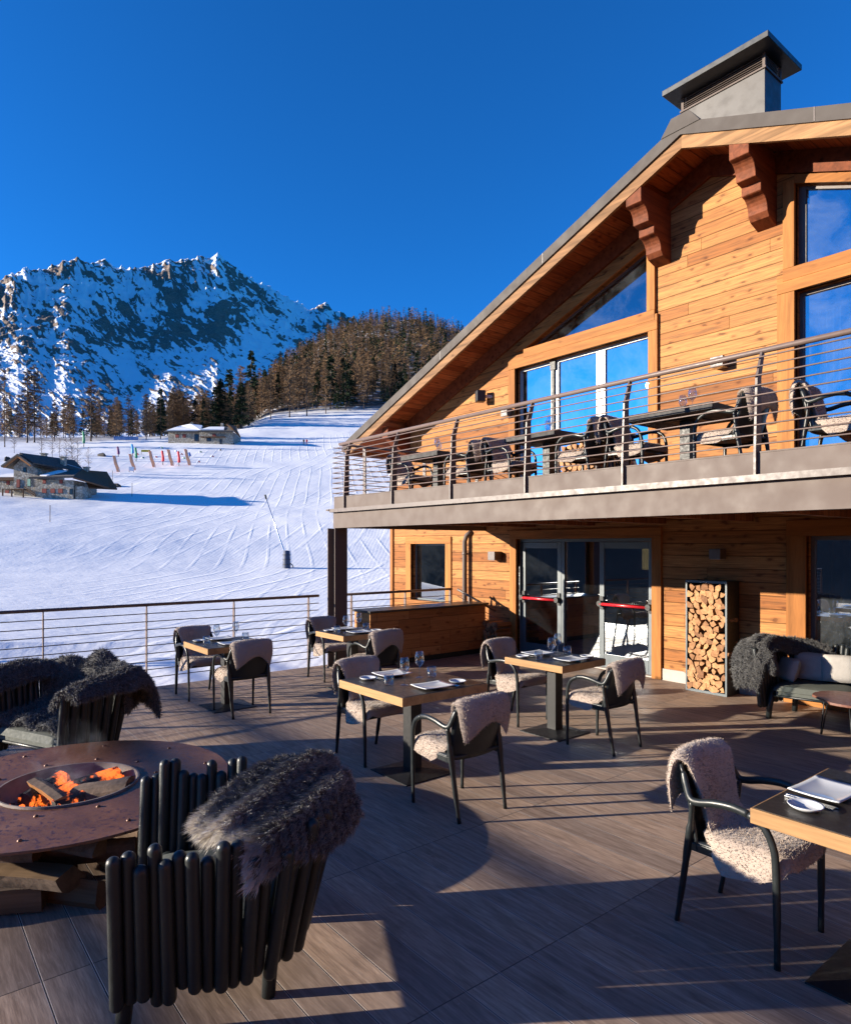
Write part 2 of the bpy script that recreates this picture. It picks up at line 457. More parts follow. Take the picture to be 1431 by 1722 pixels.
def m_glass(name, refl, tint=(.55, .62, .68), rough=.0, dirt=.02):
    a = NM(name)
    g = a.n('BsdfGlossy'); a.set(g, 'Color', (.93, .96, 1.0)); g.inputs['Roughness'].default_value = rough
    p = a.pos(space='world')
    t = a.n('BsdfTransparent'); a.set(t, 'Color', tint)
    d = a.n('BsdfDiffuse'); a.set(d, 'Color', (.5, .55, .6))
    fr = a.n('Fresnel'); fr.inputs['IOR'].default_value = 1.5
    f = a.math('ADD', refl, a.math('MULTIPLY', fr.outputs[0], 1-refl))
    s1 = a.n('MixShader'); a.set(s1, 0, f); a.L.new(t.outputs[0], s1.inputs[1]); a.L.new(g.outputs[0], s1.inputs[2])
    dm = a.ramp(a.noise(p, 1.7, 6, .7, .6), [(.4, 0.0), (.8, dirt)])
    s2 = a.n('MixShader'); a.set(s2, 0, dm); a.L.new(s1.outputs[0], s2.inputs[1]); a.L.new(d.outputs[0], s2.inputs[2])
    a.L.new(s2.outputs[0], a.out.inputs[0]); return a.m
M['pane_bright'] = m_glass('mirror coated balcony door glass', .84, dirt=.09)
M['pane_dark'] = m_glass('dark gable glass', .20, (.35, .4, .45), dirt=.06)
M['pane'] = m_glass('coated window glass', .36, dirt=.10)
M['pane_low'] = m_glass('dark door glass', .30, (.4, .45, .5), dirt=.02)
def m_table_glass():
    a = NM('drinking glass')
    g = a.n('BsdfGlossy'); a.set(g, 'Color', (1, 1, 1)); g.inputs['Roughness'].default_value = .01
    t = a.n('BsdfTransparent'); a.set(t, 'Color', (.90, .92, .93))
    lw = a.n('LayerWeight'); lw.inputs['Blend'].default_value = .35
    s = a.n('MixShader'); a.set(s, 0, a.math('ADD', a.math('MULTIPLY', lw.outputs['Facing'], .45), .05)); a.L.new(t.outputs[0], s.inputs[1]); a.L.new(g.outputs[0], s.inputs[2])
    a.L.new(s.outputs[0], a.out.inputs[0]); return a.m
M['glass'] = m_table_glass()
M['cutlery'] = m_plain('steel cutlery', (.7, .7, .7), .18, .05, Metallic=1.0)

def m_fur(name, c0, c1, rough=.8, attr='tip', band=None):
    a = NM(name); at = a.n('Attribute', attribute_name=attr)
    n = a.noise(a.pos(space='object'), 7, 4, .6)
    f = a.math('ADD', a.math('MULTIPLY', at.outputs['Fac'], .8), a.math('MULTIPLY', a.math('SUBTRACT', n, .5), .5), clamp=True)
    col = a.mix(f, c0, c1)
    if band:
        b = a.n('Attribute', attribute_name='pale'); col = a.mix(b.outputs['Fac'], col, band)
    return a.done(col, rough, Sheen_Weight=.3)
M['fur'] = m_fur('charcoal faux fur', (.007, .007, .008), (.17, .165, .16), band=(.62, .57, .50))
M['wool'] = m_fur('beige sheepskin', (.29, .225, .18), (.385, .31, .255), .95)

def m_rust():
    a = NM('rusted corten steel'); p = a.pos(space='object')
    n = a.noise(p, 3.5, 8, .65); n2 = a.noise(p, 34, 4, .6)
    col = a.ramp(n, [(.3, (.10, .038, .016)), (.5, (.165, .066, .028)), (.72, (.23, .105, .05))])
    dk = a.ramp(n2, [(.55, 0.0), (.62, .9)]); gate = a.ramp(a.noise(p, 2.6, 3), [(.40, 0.0), (.52, 1.0)])
    col = a.mix(a.math('MULTIPLY', dk, gate), col, (.05, .016, .014))
    return a.done(col, a.ramp(n2, [(.3, .55), (.7, .35)]), a.bump(n2, .25, .003), Metallic=.15)
M['rust'] = m_rust()
M['ash'] = m_plain('fire bowl sooty steel', (.16, .13, .115), .8, .5, 6, .4, 30)
def m_char():
    a = NM('charred log'); p = a.pos(space='object'); n = a.noise(p, 14, 5, .7)
    col = a.ramp(n, [(.3, (.012, .011, .011)), (.6, (.05, .045, .04)), (.8, (.17, .13, .10))])
    e = a.ramp(a.noise(p, 9, 5, .7), [(.51, 0.0), (.60, 1.0)])
    a.set(a.b, 'Emission Color', (1.0, .16, .02)); a.set(a.b, 'Emission Strength', a.math('MULTIPLY', e, .75))
    return a.done(col, .9, a.bump(n, .8, .01))
M['char'] = m_char()
def m_flame():
    a = NM('flame'); p = a.pos(space='object'); n = a.noise(p, 22, 4, .6, 1.0)
    em = a.n('Emission'); a.set(em, 'Color', a.ramp(n, [(.35, (1, .10, .01)), (.6, (1, .30, .04)), (.75, (1, .62, .2))])); em.inputs['Strength'].default_value = .42
    t = a.n('BsdfTransparent'); s = a.n('MixShader'); a.set(s, 0, a.ramp(n, [(.35, .15), (.62, .85)]))
    a.L.new(t.outputs[0], s.inputs[1]); a.L.new(em.outputs[0], s.inputs[2]); a.L.new(s.outputs[0], a.out.inputs[0]); return a.m
M['flame'] = m_flame()
def m_smoke():
    a = NM('smoke'); a.N.remove(a.b)
    v = a.n('VolumePrincipled'); p = a.pos((1, 1, .8), 'object')
    d = a.ramp(a.noise(p, 6.5, 6, .68, 1.4), [(.50, 0.0), (.62, 1.0)])
    S = a.sep(a.pos(space='object'))
    fall = a.math('SUBTRACT', 1.0, a.n('VectorMath', operation='LENGTH', i_0=a.pos((3.6, 3.6, 3.4), 'object')).outputs['Value'], clamp=True)
    a.set(v, 'Density', a.math('MULTIPLY', a.math('MULTIPLY', d, fall), 1.6)); a.set(v, 'Color', (.75, .82, .9))
    a.L.new(v.outputs[0], a.out.inputs['Volume']); return a.m
M['smoke'] = m_smoke()
# ================================================================== LAND
R_KN = np.array([0, 15, 22, 30, 50, 75, 95, 110, 135, 165, 200, 230, 260, 300, 340, 420, 560, 900, 1100, 1400.])
def prof_v(u):
    """photo rows of the snow at the distances R_KN in photo column u (arrays)"""
    u = np.asarray(u, float)
    hr = np.interp(u, [380, 430, 460, 520, 560, 600, 650, 700, 730, 770, 850, 900, 1000, 1300],
                      [742, 668, 628, 588, 566, 553, 543, 539, 545, 560, 590, 620, 690, 760])
    out = []
    a = sstep(330, 470, u)                      # 0 valley bench on the left, 1 wooded hill
    b = sstep(60, 420, u)
    for r in R_KN:
        if r <= 75: z = np.interp(r, [0, 15, 22, 30, 50, 75], [-1.35, -1.35, -1.6, -1.9, -1.8, -.64]); v = HV - (z-HC)*F0/max(r, 1); v = v + 0*u
        elif r <= 260:
            vl = np.interp(r, [75, 95, 110, 135, 165, 200, 230, 260], [955, 893, 868, 838, 806, 768, 748, 739])
            vr = np.interp(r, [75, 95, 110, 135, 165, 200, 230, 260], [955, 898, 872, 838, 801, 760, 738, 722])
            v = vl*(1-b) + vr*b
        else:
            vl = np.interp(r, [260, 300, 340, 420, 560, 900, 1100, 1400], [739, 736, 735, 737, 742, 752, 756, 760])
            k = np.interp(r, [300, 340, 420, 560, 900, 1100, 1400], [0, .10, .32, .60, 1, .93, .8])
            vr = 706 + (hr-706)*k if r > 300 else np.interp(r, [260, 300], [722, 704]) + 0*u
            v = vl*(1-a) + vr*a
        out.append(v)
    return np.array(out)
def land_z(x, y):
    x = np.atleast_1d(np.asarray(x, float)); y = np.atleast_1d(np.asarray(y, float))
    xc = CA*x + CB*y; yc = -CB*x + CA*y
    r = np.hypot(xc, yc) + 1e-6; al = np.arctan2(xc, yc)
    alc = np.clip(al, -.68, .60)
    u = np.clip(CX + F0*np.tan(alc), -190, 1290)
    ug = np.arange(-200, 1301, 12.0); T = prof_v(ug)
    def at(rr):
        lr = np.log(np.maximum(rr, 2)); kn = np.log(np.maximum(R_KN, 2))
        i = np.clip(np.searchsorted(kn, lr, side='right')-1, 0, len(kn)-2)
        f = np.clip((lr-kn[i])/(kn[i+1]-kn[i]), 0, 1.15)
        uu = (u-ug[0])/12.0; j = np.clip(uu.astype(int), 0, len(ug)-2); g = uu-j
        q = lambda ii: T[ii, j]*(1-g) + T[ii, j+1]*g
        v = q(i)*(1-f) + q(i+1)*f
        return HC + rr*np.cos(alc)*(HV-v)/F0
    z = (at(r*.93) + at(r) + at(r*1.07))/3
    z = np.where(r < 24, HC - 3.23 - .03*np.maximum(r-15, 0), z)
    # valley behind the viewer
    d = np.degrees(al)
    w = np.maximum(sstep(-58, -92, d), sstep(52, 95, d))
    rq = np.clip(r-16, 0, 1250); zv = -2.0 - .30*rq + .00012*rq**2
    
    z = z*(1-w) + zv*w
    amp = np.clip((r-26)/90, 0, 1)
    z = z + amp*((fbm(x/26, y/26, 4, 3)-.5)*1.1 + (fbm(x/7, y/7, 3, 9)-.5)*.12) + np.clip((r-300)/400, 0, 1)*(fbm(x/70, y/70, 4, 5)-.5)*22
    return z
def on_land(u, v, rmin=26, rmax=1000):
    """where the view through photo position (u, v) meets the snow"""
    k = (u-CX)/F0
    yc = np.exp(np.linspace(math.log(rmin), math.log(rmax), 500))
    x = CA*k*yc - CB*yc; y = CB*k*yc + CA*yc
    vv = HV - (land_z(x, y)-HC)*F0/yc
    i = np.argmax(vv <= v) if (vv <= v).any() else len(yc)-1
    return Vector((x[i], y[i], HC + yc[i]*(HV-vv[i])/F0)), yc[i]
def polar(al0, al1, na, rs):
    al = np.linspace(al0, al1, na); A, Rr = np.meshgrid(al, rs, indexing='ij')
    xc, yc = np.sin(A)*Rr, np.cos(A)*Rr
    return CA*xc - CB*yc, CB*xc + CA*yc, A, Rr
def quads(a, b):
    i = np.arange(a-1)[:, None]*b + np.arange(b-1)[None, :]
    return np.stack([i, i+b, i+b+1, i+1], -1).reshape(-1, 4)

def m_snow():
    a = NM('piste snow'); P = a.pos(space='world')
    at = a.n('Attribute', attribute_name='wood').outputs['Fac']
    pi = a.n('Attribute', attribute_name='piste').outputs['Fac']
    # groomed and skied lines running down the slope
    ang = math.atan2(.62, -.78)
    def tracks(rot, sc, dist, lo, hi):
        p = a.pos((1, 1, 0), 'world', (0, 0, rot))
        w = a.n('TexWave', wave_type='BANDS', bands_direction='Y'); a.L.new(p, w.inputs[0])
        w.inputs['Scale'].default_value = sc; w.inputs['Distortion'].default_value = dist; w.inputs['Detail'].default_value = 0
        w.inputs['Detail Scale'].default_value = .16 ; w.inputs['Detail Roughness'].default_value = .6
        gt = a.ramp(a.noise(a.pos((1, .25, 0), 'world', (0, 0, rot)), .03+.02*sc*8, 2), [(.45, 0.0), (.60, 1.0)])
        return a.math('MULTIPLY', a.ramp(w.outputs[1], [(lo, 0.0), (hi, 1.0)]), gt if lo > .5 else 1.0)
    t1 = tracks(-ang+.10, .11, 9, .90, .99); t2 = tracks(-ang-.16, .13, 6, .92, .99); t4 = tracks(-ang+.30, .11, 7, .92, .99); t3 = tracks(-ang+.02, .7, 4, .3, 1.0)
    n = a.noise(P, .35, 6, .6); n2 = a.noise(P, 3.0, 5, .65)
    h = a.math('ADD', a.math('ADD', a.math('ADD', a.math('MULTIPLY', t1, .22), a.math('MULTIPLY', t4, .16)), a.math('MULTIPLY', t2, .18)), a.math('MULTIPLY', t3, .035))
    h = a.math('MULTIPLY', h, pi)
    h = a.math('ADD', h, a.math('ADD', a.math('MULTIPLY', n, .8), a.math('MULTIPLY', n2, .07)))
    foot = a.ramp(a.vor(P, 1.2), [(.0, 0.0), (.28, 1.0)])
    h = a.math('ADD', h, a.math('MULTIPLY', a.math('MULTIPLY', foot, a.math('SUBTRACT', 1.0, pi)), .16))
    nb = a.bump(h, .55, .20)
    br = a.ramp(a.noise(P, .16, 6, .7), [(.40, (.055, .042, .032)), (.54, (.13, .10, .07)), (.62, (.8, .82, .86))])
    col = a.mix(at, (.82, .82, .825), br)
    return a.done(col, .55, nb, Specular_IOR_Level=.25)
M['snow'] = m_snow()
# visible side
rs = np.concatenate([np.linspace(1, 24, 10), np.exp(np.linspace(math.log(25), math.log(1400), 430))])
X, Y, A, Rr = polar(math.radians(-62), math.radians(50), 560, rs)
Z = land_z(X.ravel(), Y.ravel()).reshape(X.shape)
U = CX + F0*np.tan(np.clip(A, -.7, .65))
wood = sstep(360, 470, U + 40*(fbm(X/40, Y/40, 3, 8)-.5)*2)*sstep(318, 360, Rr*np.cos(A))
wood = np.maximum(wood, sstep(236, 262, Rr)*(1-sstep(330, 400, U))*.75)
piste = sstep(-360, 60, U-300+ (Rr-60)*.9)*(1-wood)*np.clip(1-(Rr-300)/200, 0, 1)
o = np_mesh('snow_slope', np.stack([X, Y, Z], -1).reshape(-1, 3), quads(*X.shape), M['snow'], smooth=True, attrs={'wood': wood, 'piste': piste})
tag(o, 'groomed white ski slope rising to the forest', kind='structure')
# the side behind the viewer
m = NM('dark wooded valley'); p = m.pos(space='world')
m.done(m.ramp(m.noise(p, .02, 8, .75), [(.4, (.010, .018, .028)), (.62, (.022, .032, .045))]), 1.0, Specular_IOR_Level=0.0)  # bluish cast puts distance haze into the forest colour
rs2 = np.concatenate([np.linspace(1, 24, 8), np.exp(np.linspace(math.log(25), math.log(16000), 90))])
X, Y, A, Rr = polar(math.radians(50), math.radians(298), 200, rs2)
Z = land_z(X.ravel(), Y.ravel()).reshape(X.shape)
Z = Z + sstep(2500, 12000, Rr)*(230 + (220 + 900*(fbm(A*4.0, Rr/6000, 5, 21)-.42)))
V = np.stack([X, Y, Z], -1).reshape(-1, 3)
o = np_mesh('valley', V, quads(*X.shape), m.m, smooth=True)
tag(o, 'dark valley and far mountains behind the terrace', kind='structure')

# ---- the mountain
def m_mountain():
    a = NM('snowy rock'); P = a.pos(space='world')
    rk = a.n('Attribute', attribute_name='rock').outputs['Fac']
    pr = a.pos((1/62, 1/62, 1/26), 'world', (math.radians(14), math.radians(-30), 0))
    n = a.noise(pr, 1.0, 9, .60, .9)
    pf = a.pos((1/9, 1/9, 1/5), 'world', (math.radians(18), math.radians(-26), 0)); nf = a.noise(pf, 1.0, 6, .7, .4)
    t = a.math('ADD', a.math('MULTIPLY', a.math('SUBTRACT', n, .5), .14), a.math('MULTIPLY', a.math('SUBTRACT', nf, .5), .22))
    f = a.ramp(a.math('ADD', a.math('ADD', t, rk), .0), [(.49, 0.0), (.53, 1.0)])
    rc = a.ramp(nf, [(.3, (.10, .078, .064)), (.6, (.27, .205, .165)), (.8, (.40, .32, .26))])
    col = a.mix(f, (.84, .86, .90), rc)
    h = a.math('ADD', a.math('MULTIPLY', f, .8), a.math('MULTIPLY', nf, .5))
    return a.done(col, .8, a.bump(h, .8, 9.0), Specular_IOR_Level=.2)
M['mountain'] = m_mountain()
RU = [-260, -120, 0, 30, 60, 85, 108, 130, 165, 185, 215, 232, 248, 262, 285, 300, 325, 352, 365, 378, 400, 430, 460, 500, 522, 535, 548, 562, 575, 590, 606, 640, 700, 800, 1000]
RV = [560, 505, 470, 452, 449, 448, 434, 436, 438, 441, 452, 450, 448, 440, 433, 436, 433, 429, 423, 432, 452, 470, 484, 507, 519, 512, 511, 519, 527, 530, 536, 548, 580, 650, 730]
ss = np.concatenate([np.linspace(0, 1, 460), np.linspace(1.01, 1.3, 30)])
al = np.arctan((np.linspace(-240, 900, 820) - CX)/F0)
A, S = np.meshgrid(al, ss, indexing='ij')
U = CX + F0*np.tan(A)
rv = np.interp(U, RU, RV)
r1 = 2850 + 2.5*(U+100)                       # the crest runs away to the right
r0 = 1150 + .5*U
yc = (r0 + (r1-r0)*S)
k = (U-CX)/F0
vb = 770.0
vv = vb + (rv-vb)*np.where(S <= 1, (.25*S + .75*S**1.55), 1)
Zb = HC + yc*(HV-vv)/F0
Zr = HC + r1*(HV-rv)/F0
Zb = np.where(S > 1, Zr - (S-1)*1600, Zb)
x = CA*k*yc - CB*yc; y = CB*k*yc + CA*yc
# spurs and gullies down the fall line plus crossing rock ribs
g = ridged(U/85 + .6*fbm(S*3, U/200, 3, 40), S*2.2, 5, 50)
g2 = ridged((x+.5*y)/260, (y-.5*x)/260, 7, 60, .6)
env = sstep(.45, .85, S)*(1-.80*sstep(.86, 1.0, S))
Zd = Zb + env*((g-.42)*34 + (g2-.35)*24)
Zd = Zd + np.where(S > .86, (ridged(U/14, S*9, 4, 71)-.45)*26, 0)*(S < 1.06) + sstep(.5, .8, S)*(ridged(x/60, y/60, 4, 81)-.4)*26
def rot(a, b, th, lx, ly, dx=0): return (a*math.cos(th) + b*math.sin(th))/lx + dx, (-a*math.sin(th) + b*math.cos(th))/ly
wa = (fbm(U/60, vv/60, 3, 90)-.5)*26; wb = (fbm(U/60+9, vv/60, 3, 95)-.5)*26
p1, q1 = rot(U+wa, vv+wb, .62, 30, 13); p2, q2 = rot(U+wa, vv+wb, .60, 13, 3.6, 50)
m1 = fbm(p1, q1, 6, 100, .62); m2 = fbm(p2, q2, 4, 120, .6); m3 = ridged((U+wa)/70, (vv+wb)/120, 4, 130)
bias = -.10 - .06*sstep(590, 660, vv)
for (cu, cv, su, sv, w_) in [(15, 478, 30, 22, .20), (108, 455, 42, 24, .22), (60, 525, 75, 30, .17), (205, 525, 60, 34, .22), (150, 575, 80, 20, .17), (190, 470, 60, 22, .12), (280, 462, 40, 22, .24), (275, 572, 34, 28, .30), (375, 545, 52, 34, .30),
        (365, 470, 60, 34, .15), (300, 510, 30, 26, .12), (445, 515, 34, 24, .18), (535, 520, 18, 10, .22), (100, 655, 60, 20, .0), (230, 655, 30, 12, .07), (590, 540, 40, 10, .12), (480, 545, 60, 20, .02)]:
    bias = bias + w_*np.exp(-((U-cu)/su)**2 - ((vv-cv)/sv)**2)
for (cu, cv, su, sv, w_) in [(205, 600, 55, 26, .14), (35, 610, 50, 30, .10), (250, 520, 10, 40, .16), (430, 580, 60, 30, .12), (500, 500, 30, 24, .10), (330, 600, 40, 20, .08)]:
    bias = bias - w_*np.exp(-((U-cu)/su)**2 - ((vv-cv)/sv)**2)
m4 = fbm(*rot(U+wa*.5, vv+wb*.5, .55, 6.0, 1.8, 90), 3, 140, .6)
val = (m1-.5)*.85 + (m2-.5)*1.0 + (m4-.5)*.60 + bias + (m3-.45)*.22
val = np.where(U < 700, val, -.2)
Zd = Zd + np.clip(val*4, -1, 1)*4*sstep(.15, .3, S)*(S < 1)
o = np_mesh('mountain', np.stack([x, y, Zd], -1).reshape(-1, 3), quads(*x.shape), M['mountain'], smooth=True, attrs={'rock': .5 + val*1.3})
tag(o, 'jagged snowy rock mountain above the forest', kind='structure')

# ================================================================== TREES
def needles(pts, dirs, L, W, rs):
    """thin triangles: pts (n,3) roots, dirs (n,3)"""
    n = len(pts); side = np.cross(dirs, rs.normal(size=(n, 3))); side /= np.linalg.norm(side, axis=1)[:, None] + 1e-9
    a = pts - side*W[:, None]/2; b = pts + side*W[:, None]/2; c = pts + dirs*L[:, None]
    V = np.stack([a, b, c], 1).reshape(-1, 3); F = np.arange(3*n).reshape(-1, 3)
    return V, F
def tree_mesh(kind, seed, nb, nt):
    """crown of a unit high tree as thin twig blades"""
    rs = np.random.RandomState(seed); P, D, L, W = [], [], [], []
    lean = rs.uniform(-.02, .02, 2)
    for i in range(nb):
        t = rs.uniform(.10 if kind == 'spruce' else .16, .985)**(.85 if kind == 'spruce' else 1.0)
        if kind == 'spruce': R = (.20*(1-t)**.85 + .012)*rs.uniform(.7, 1.15)
        elif kind == 'larch': R = (.21*(1-t)**.62*min(1, (t+.05)/.22)+.012)*rs.uniform(.45, 1.2)
        else: R = .22*math.sin(PI*min(1, max(.05, (t-.1)/.9)))**.7*rs.uniform(.5, 1.2)
        az = rs.uniform(0, 2*PI); droop = {'spruce': -.38, 'larch': -.10, 'birch': .9}[kind]*rs.uniform(.5, 1.4)
        d = np.array([math.cos(az), math.sin(az), droop]); d /= np.linalg.norm(d)
        o_ = np.array([lean[0]*t, lean[1]*t, t])
        q = rs.uniform(.08, 1, nt)
        pts = o_ + d*(q*R)[:, None]
        if kind != 'birch': pts[:, 2] += .10*(q**2)*R
        dd = d*{'spruce': .9, 'larch': .75, 'birch': .9}[kind] + rs.normal(size=(nt, 3))*{'spruce': .42, 'larch': .62, 'birch': .45}[kind]
        if kind == 'larch': dd[:, 2] -= .25
        dd /= np.linalg.norm(dd, axis=1)[:, None]
        P.append(pts); D.append(dd)
        ln = {'spruce': .050, 'larch': .048, 'birch': .06}[kind]; wd = {'spruce': .019, 'larch': .0075, 'birch': .0035}[kind]
        L.append(rs.uniform(.5, 1.3, nt)*ln*(1.1-.5*t)); W.append(rs.uniform(.6, 1.3, nt)*wd)
        if kind != 'spruce':                                          # the bough itself
            P.append(o_[None]); D.append(d[None]); L.append(np.array([R*1.05])); W.append(np.array([.006]))
    return needles(np.concatenate(P), np.concatenate(D), np.concatenate(L), np.concatenate(W), rs), lean
def m_twigs(name, c0, c1, sp=.12):
    a = NM(name); oi = a.n('ObjectInfo').outputs['Random']; n = a.noise(a.pos(space='object'), 9, 3, .6)
    f = a.math('ADD', a.math('MULTIPLY', oi, .55), a.math('MULTIPLY', n, .45))
    return a.done(a.ramp(f, [(.2, c0), (.8, c1)]), .85, Specular_IOR_Level=sp)
M['larch'] = m_twigs('bare larch twigs', (.09, .056, .032), (.27, .168, .09))
M['spruce'] = m_twigs('dark spruce needles', (.013, .024, .013), (.040, .058, .028))
M['birch'] = m_twigs('grey brown birch twigs', (.16, .115, .10), (.30, .23, .20))
M['trunk'] = m_plain('grey brown tree bark', (.085, .062, .05), .9, .3, 3, .5, 20)
SRC = {}
for kind, seeds in (('larch', (1, 2, 3, 4)), ('spruce', (11, 12, 13)), ('birch', (21, 22))):
    for sd in seeds:
        nb, nt = {'larch': (120, 20), 'spruce': (120, 20), 'birch': (60, 14)}[kind]
        (V, F), lean = tree_mesh(kind, sd, nb, nt)
        me = np_mesh('crown', V, F, M[kind]).data
        bpy.data.objects.remove(bpy.data.objects['crown'])
        tb = MB(); r0_ = {'larch': .0105, 'spruce': .011, 'birch': .007}[kind]
        tb.tube([(0, 0, -.02), (0, 0, .02), (lean[0]*.4, lean[1]*.4, .4), (lean[0]*.8, lean[1]*.8, .8), (lean[0], lean[1], .99)], [r0_*1.5, r0_, r0_*.75, r0_*.4, r0_*.08], 7)
        to = tb.build('trunk', M['trunk'], smooth=True); tm = to.data; bpy.data.objects.remove(to)
        SRC.setdefault(kind, []).append((me, tm))
def plant(kind, loc, h, label, group, w=1.0, i=None, parts=True):
    me, tm = SRC[kind][R_.randrange(len(SRC[kind])) if i is None else i]
    nm = {'larch': 'larch_tree', 'spruce': 'spruce_tree', 'birch': 'birch_tree'}[kind]
    t = thing(nm, label, {'larch': 'larch', 'spruce': 'spruce', 'birch': 'birch'}[kind], loc, R_.uniform(0, 6.28), group)
    t.scale = (h*w, h*w, h)
    for nme, md in (('trunk', tm), ('crown', me)):
        c = bpy.data.objects.new(nme, md); C.objects.link(c); c.parent = t
    return t
# trees one can point to: photo column, base row, top row, kind, width, label
SOLO = [
 (8, 752, 622, 'larch', .62, 'thin tall bare larch at the left edge of the picture, above the stone farmhouse'),
 (46, 745, 622, 'larch', 1.0, 'left one of the two tall twin larches behind the farmhouse gable'),
 (58, 744, 613, 'larch', .95, 'right and taller one of the two tall twin larches behind the farmhouse'),
 (92, 742, 672, 'larch', .8, 'short bare larch between the twin larches and the broad lone larch'),
 (118, 741, 662, 'larch', .9, 'slim bare larch just left of the broad lone larch'),
 (153, 742, 637, 'larch', 1.25, 'broad lone bare larch with a pointed top in front of the snowy mountain'),
 (196, 740, 668, 'larch', .8, 'bare larch right of the broad lone larch, above the blue netting'),
 (216, 740, 664, 'larch', .9, 'bushy bare larch above the right end of the blue netting'),
 (246, 740, 668, 'larch', .95, 'light brown bare larch left of the hut forest edge'),
 (270, 738, 652, 'spruce', .8, 'dark slim spruce at the forest edge left of the stone hut'),
 (352, 716, 660, 'larch', 1.5, 'low round orange brown larch just above the stone hut roof'),
 (383, 722, 600, 'spruce', 1.05, 'tall dark green spruce standing above the stone hut'),
 (404, 716, 604, 'larch', 1.25, 'large reddish brown larch right of the tall dark spruce'),
 (424, 710, 588, 'spruce', .9, 'tall dark spruce rising behind the large reddish brown larch'),
 (455, 705, 622, 'larch', .9, 'thin stemmed larch at the lower wood edge, farthest left on the open snow'),
 (487, 702, 600, 'larch', 1.0, 'larch with a bare lower trunk, second from left along the open snow'),
 (516, 700, 602, 'larch', 1.0, 'larch on the snow edge, third from left at the foot of the hill'),
 (548, 696, 612, 'larch', .9, 'slim twin stemmed larch, fourth from left at the foot of the hill'),
 (581, 690, 612, 'spruce', .9, 'dark spruce with low boughs at the snow edge of the hill'),
 (612, 688, 612, 'larch', .9, 'bare larch nearest the chalet roof at the snow edge'),
]
for (u, vb_, vt, kind, w, lab) in SOLO:
    p, d = on_land(u, vb_); h = (vb_-vt)*d/F0*1.02
    plant(kind, p, h, lab, None, w)
# dense edge of the wood behind the hut, and the hill
cand = []
rr = random.Random(77)
for _ in range(120):
    u = rr.uniform(180, 420); yc_ = rr.uniform(262, 330)
    if u < 262 and rr.random() < .35: continue
    cand.append((u, yc_, rr.uniform(14, 22) if u > 262 else rr.uniform(10, 16), .30))
for _ in range(64): cand.append((rr.uniform(-60, 262), rr.uniform(250, 330), rr.uniform(8, 17), .06))
n_near = len(cand)
while len(cand) < 2800:
    u = rr.uniform(375, 1000); yc_ = 335 + (915-335)*rr.random()**.80
    if (u < 400+ (yc_-335)*.14 and yc_ > 420): continue
    cand.append((u, yc_, rr.choice((rr.uniform(8, 15), rr.uniform(15, 22), rr.uniform(20, 29)))*(1 if yc_ < 600 else .9), .24))
pos = []
for (u, yc_, h, ps) in cand:
    k_ = (u-CX)/F0; pos.append((CA*k_*yc_-CB*yc_, CB*k_*yc_+CA*yc_))
pos = np.array(pos); zz = land_z(pos[:, 0], pos[:, 1])
order = sorted(range(len(cand)), key=lambda i: cand[i][1])
cl = {'larch': 0, 'spruce': 0}; far = []
for i in order:
    u, yc_, h, ps = cand[i]
    kind = 'spruce' if rr.random() < ps else 'larch'
    p = Vector((pos[i, 0], pos[i, 1], zz[i]-.3))
    vis = u < 790
    if vis and cl[kind] < {'larch': 235, 'spruce': 90}[kind]:
        cl[kind] += 1
        if yc_ < 331 and u < 420:
            lab, gr = ('bare brown larch in the thick forest edge left of and behind the stone hut', 'larches along the forest edge') if kind == 'larch' else ('dark spruce in the thick forest edge left of and behind the stone hut', 'spruces along the forest edge')
        else:
            lab, gr = ('bare brown larch in the lower part of the wooded hill', 'larches low on the wooded hill') if kind == 'larch' else ('dark green spruce in the lower part of the wooded hill', 'spruces low on the wooded hill')
        plant(kind, p, h, lab, gr, rr.uniform(.85, 1.2))
    else: far.append((kind, p, h, rr.uniform(.85, 1.2), rr.uniform(0, 6.28)))
# the rest of the hill forest as one mass
for kind, n1, n2 in (('larch', 34, 7), ('spruce', 44, 8)):
    base = []
    for sd in (31, 32, 33):
        (V, F), _l = tree_mesh(kind, sd, n1, n2)
        c = V.reshape(-1, 3, 3); mid = c.mean(1, keepdims=True); c = mid + (c-mid)*(1.75 if kind == 'larch' else 1.5); V = c.reshape(-1, 3)
        tr = np.array([[-.008, 0, 0], [.008, 0, 0], [0, 0, .95], [0, -.008, 0], [0, .008, 0], [0, 0, .95]])
        V = np.concatenate([V, tr]); F = np.arange(len(V)).reshape(-1, 3); base.append((V, F))
    VV, FF, n = [], [], 0
    for q, (kd, p, h, w, rz) in enumerate([f for f in far if f[0] == kind]):
        V, F = base[q % 3]; c_, s_ = math.cos(rz), math.sin(rz)
        T = np.stack([(V[:, 0]*c_-V[:, 1]*s_)*h*w + p.x, (V[:, 0]*s_+V[:, 1]*c_)*h*w + p.y, V[:, 2]*h + p.z], 1)
        VV.append(T); FF.append(F+n); n += len(V)
    mm = NM('far ' + kind); nn_ = mm.noise(mm.pos(space='world'), .09, 2, .5)
    c0, c1 = ((.09, .056, .032), (.27, .168, .09)) if kind == 'larch' else ((.013, .024, .013), (.040, .058, .028))
    mm.done(mm.ramp(nn_, [(.35, c0), (.65, c1)]), .85, Specular_IOR_Level=.12)
    o = np_mesh('far_%s_forest' % kind, np.concatenate(VV), np.concatenate(FF), mm.m)
    tag(o, {'larch': 'brown bare larch forest covering the upper wooded hill', 'spruce': 'dark spruces scattered through the upper hill forest'}[kind], 'forest', None, 'stuff')
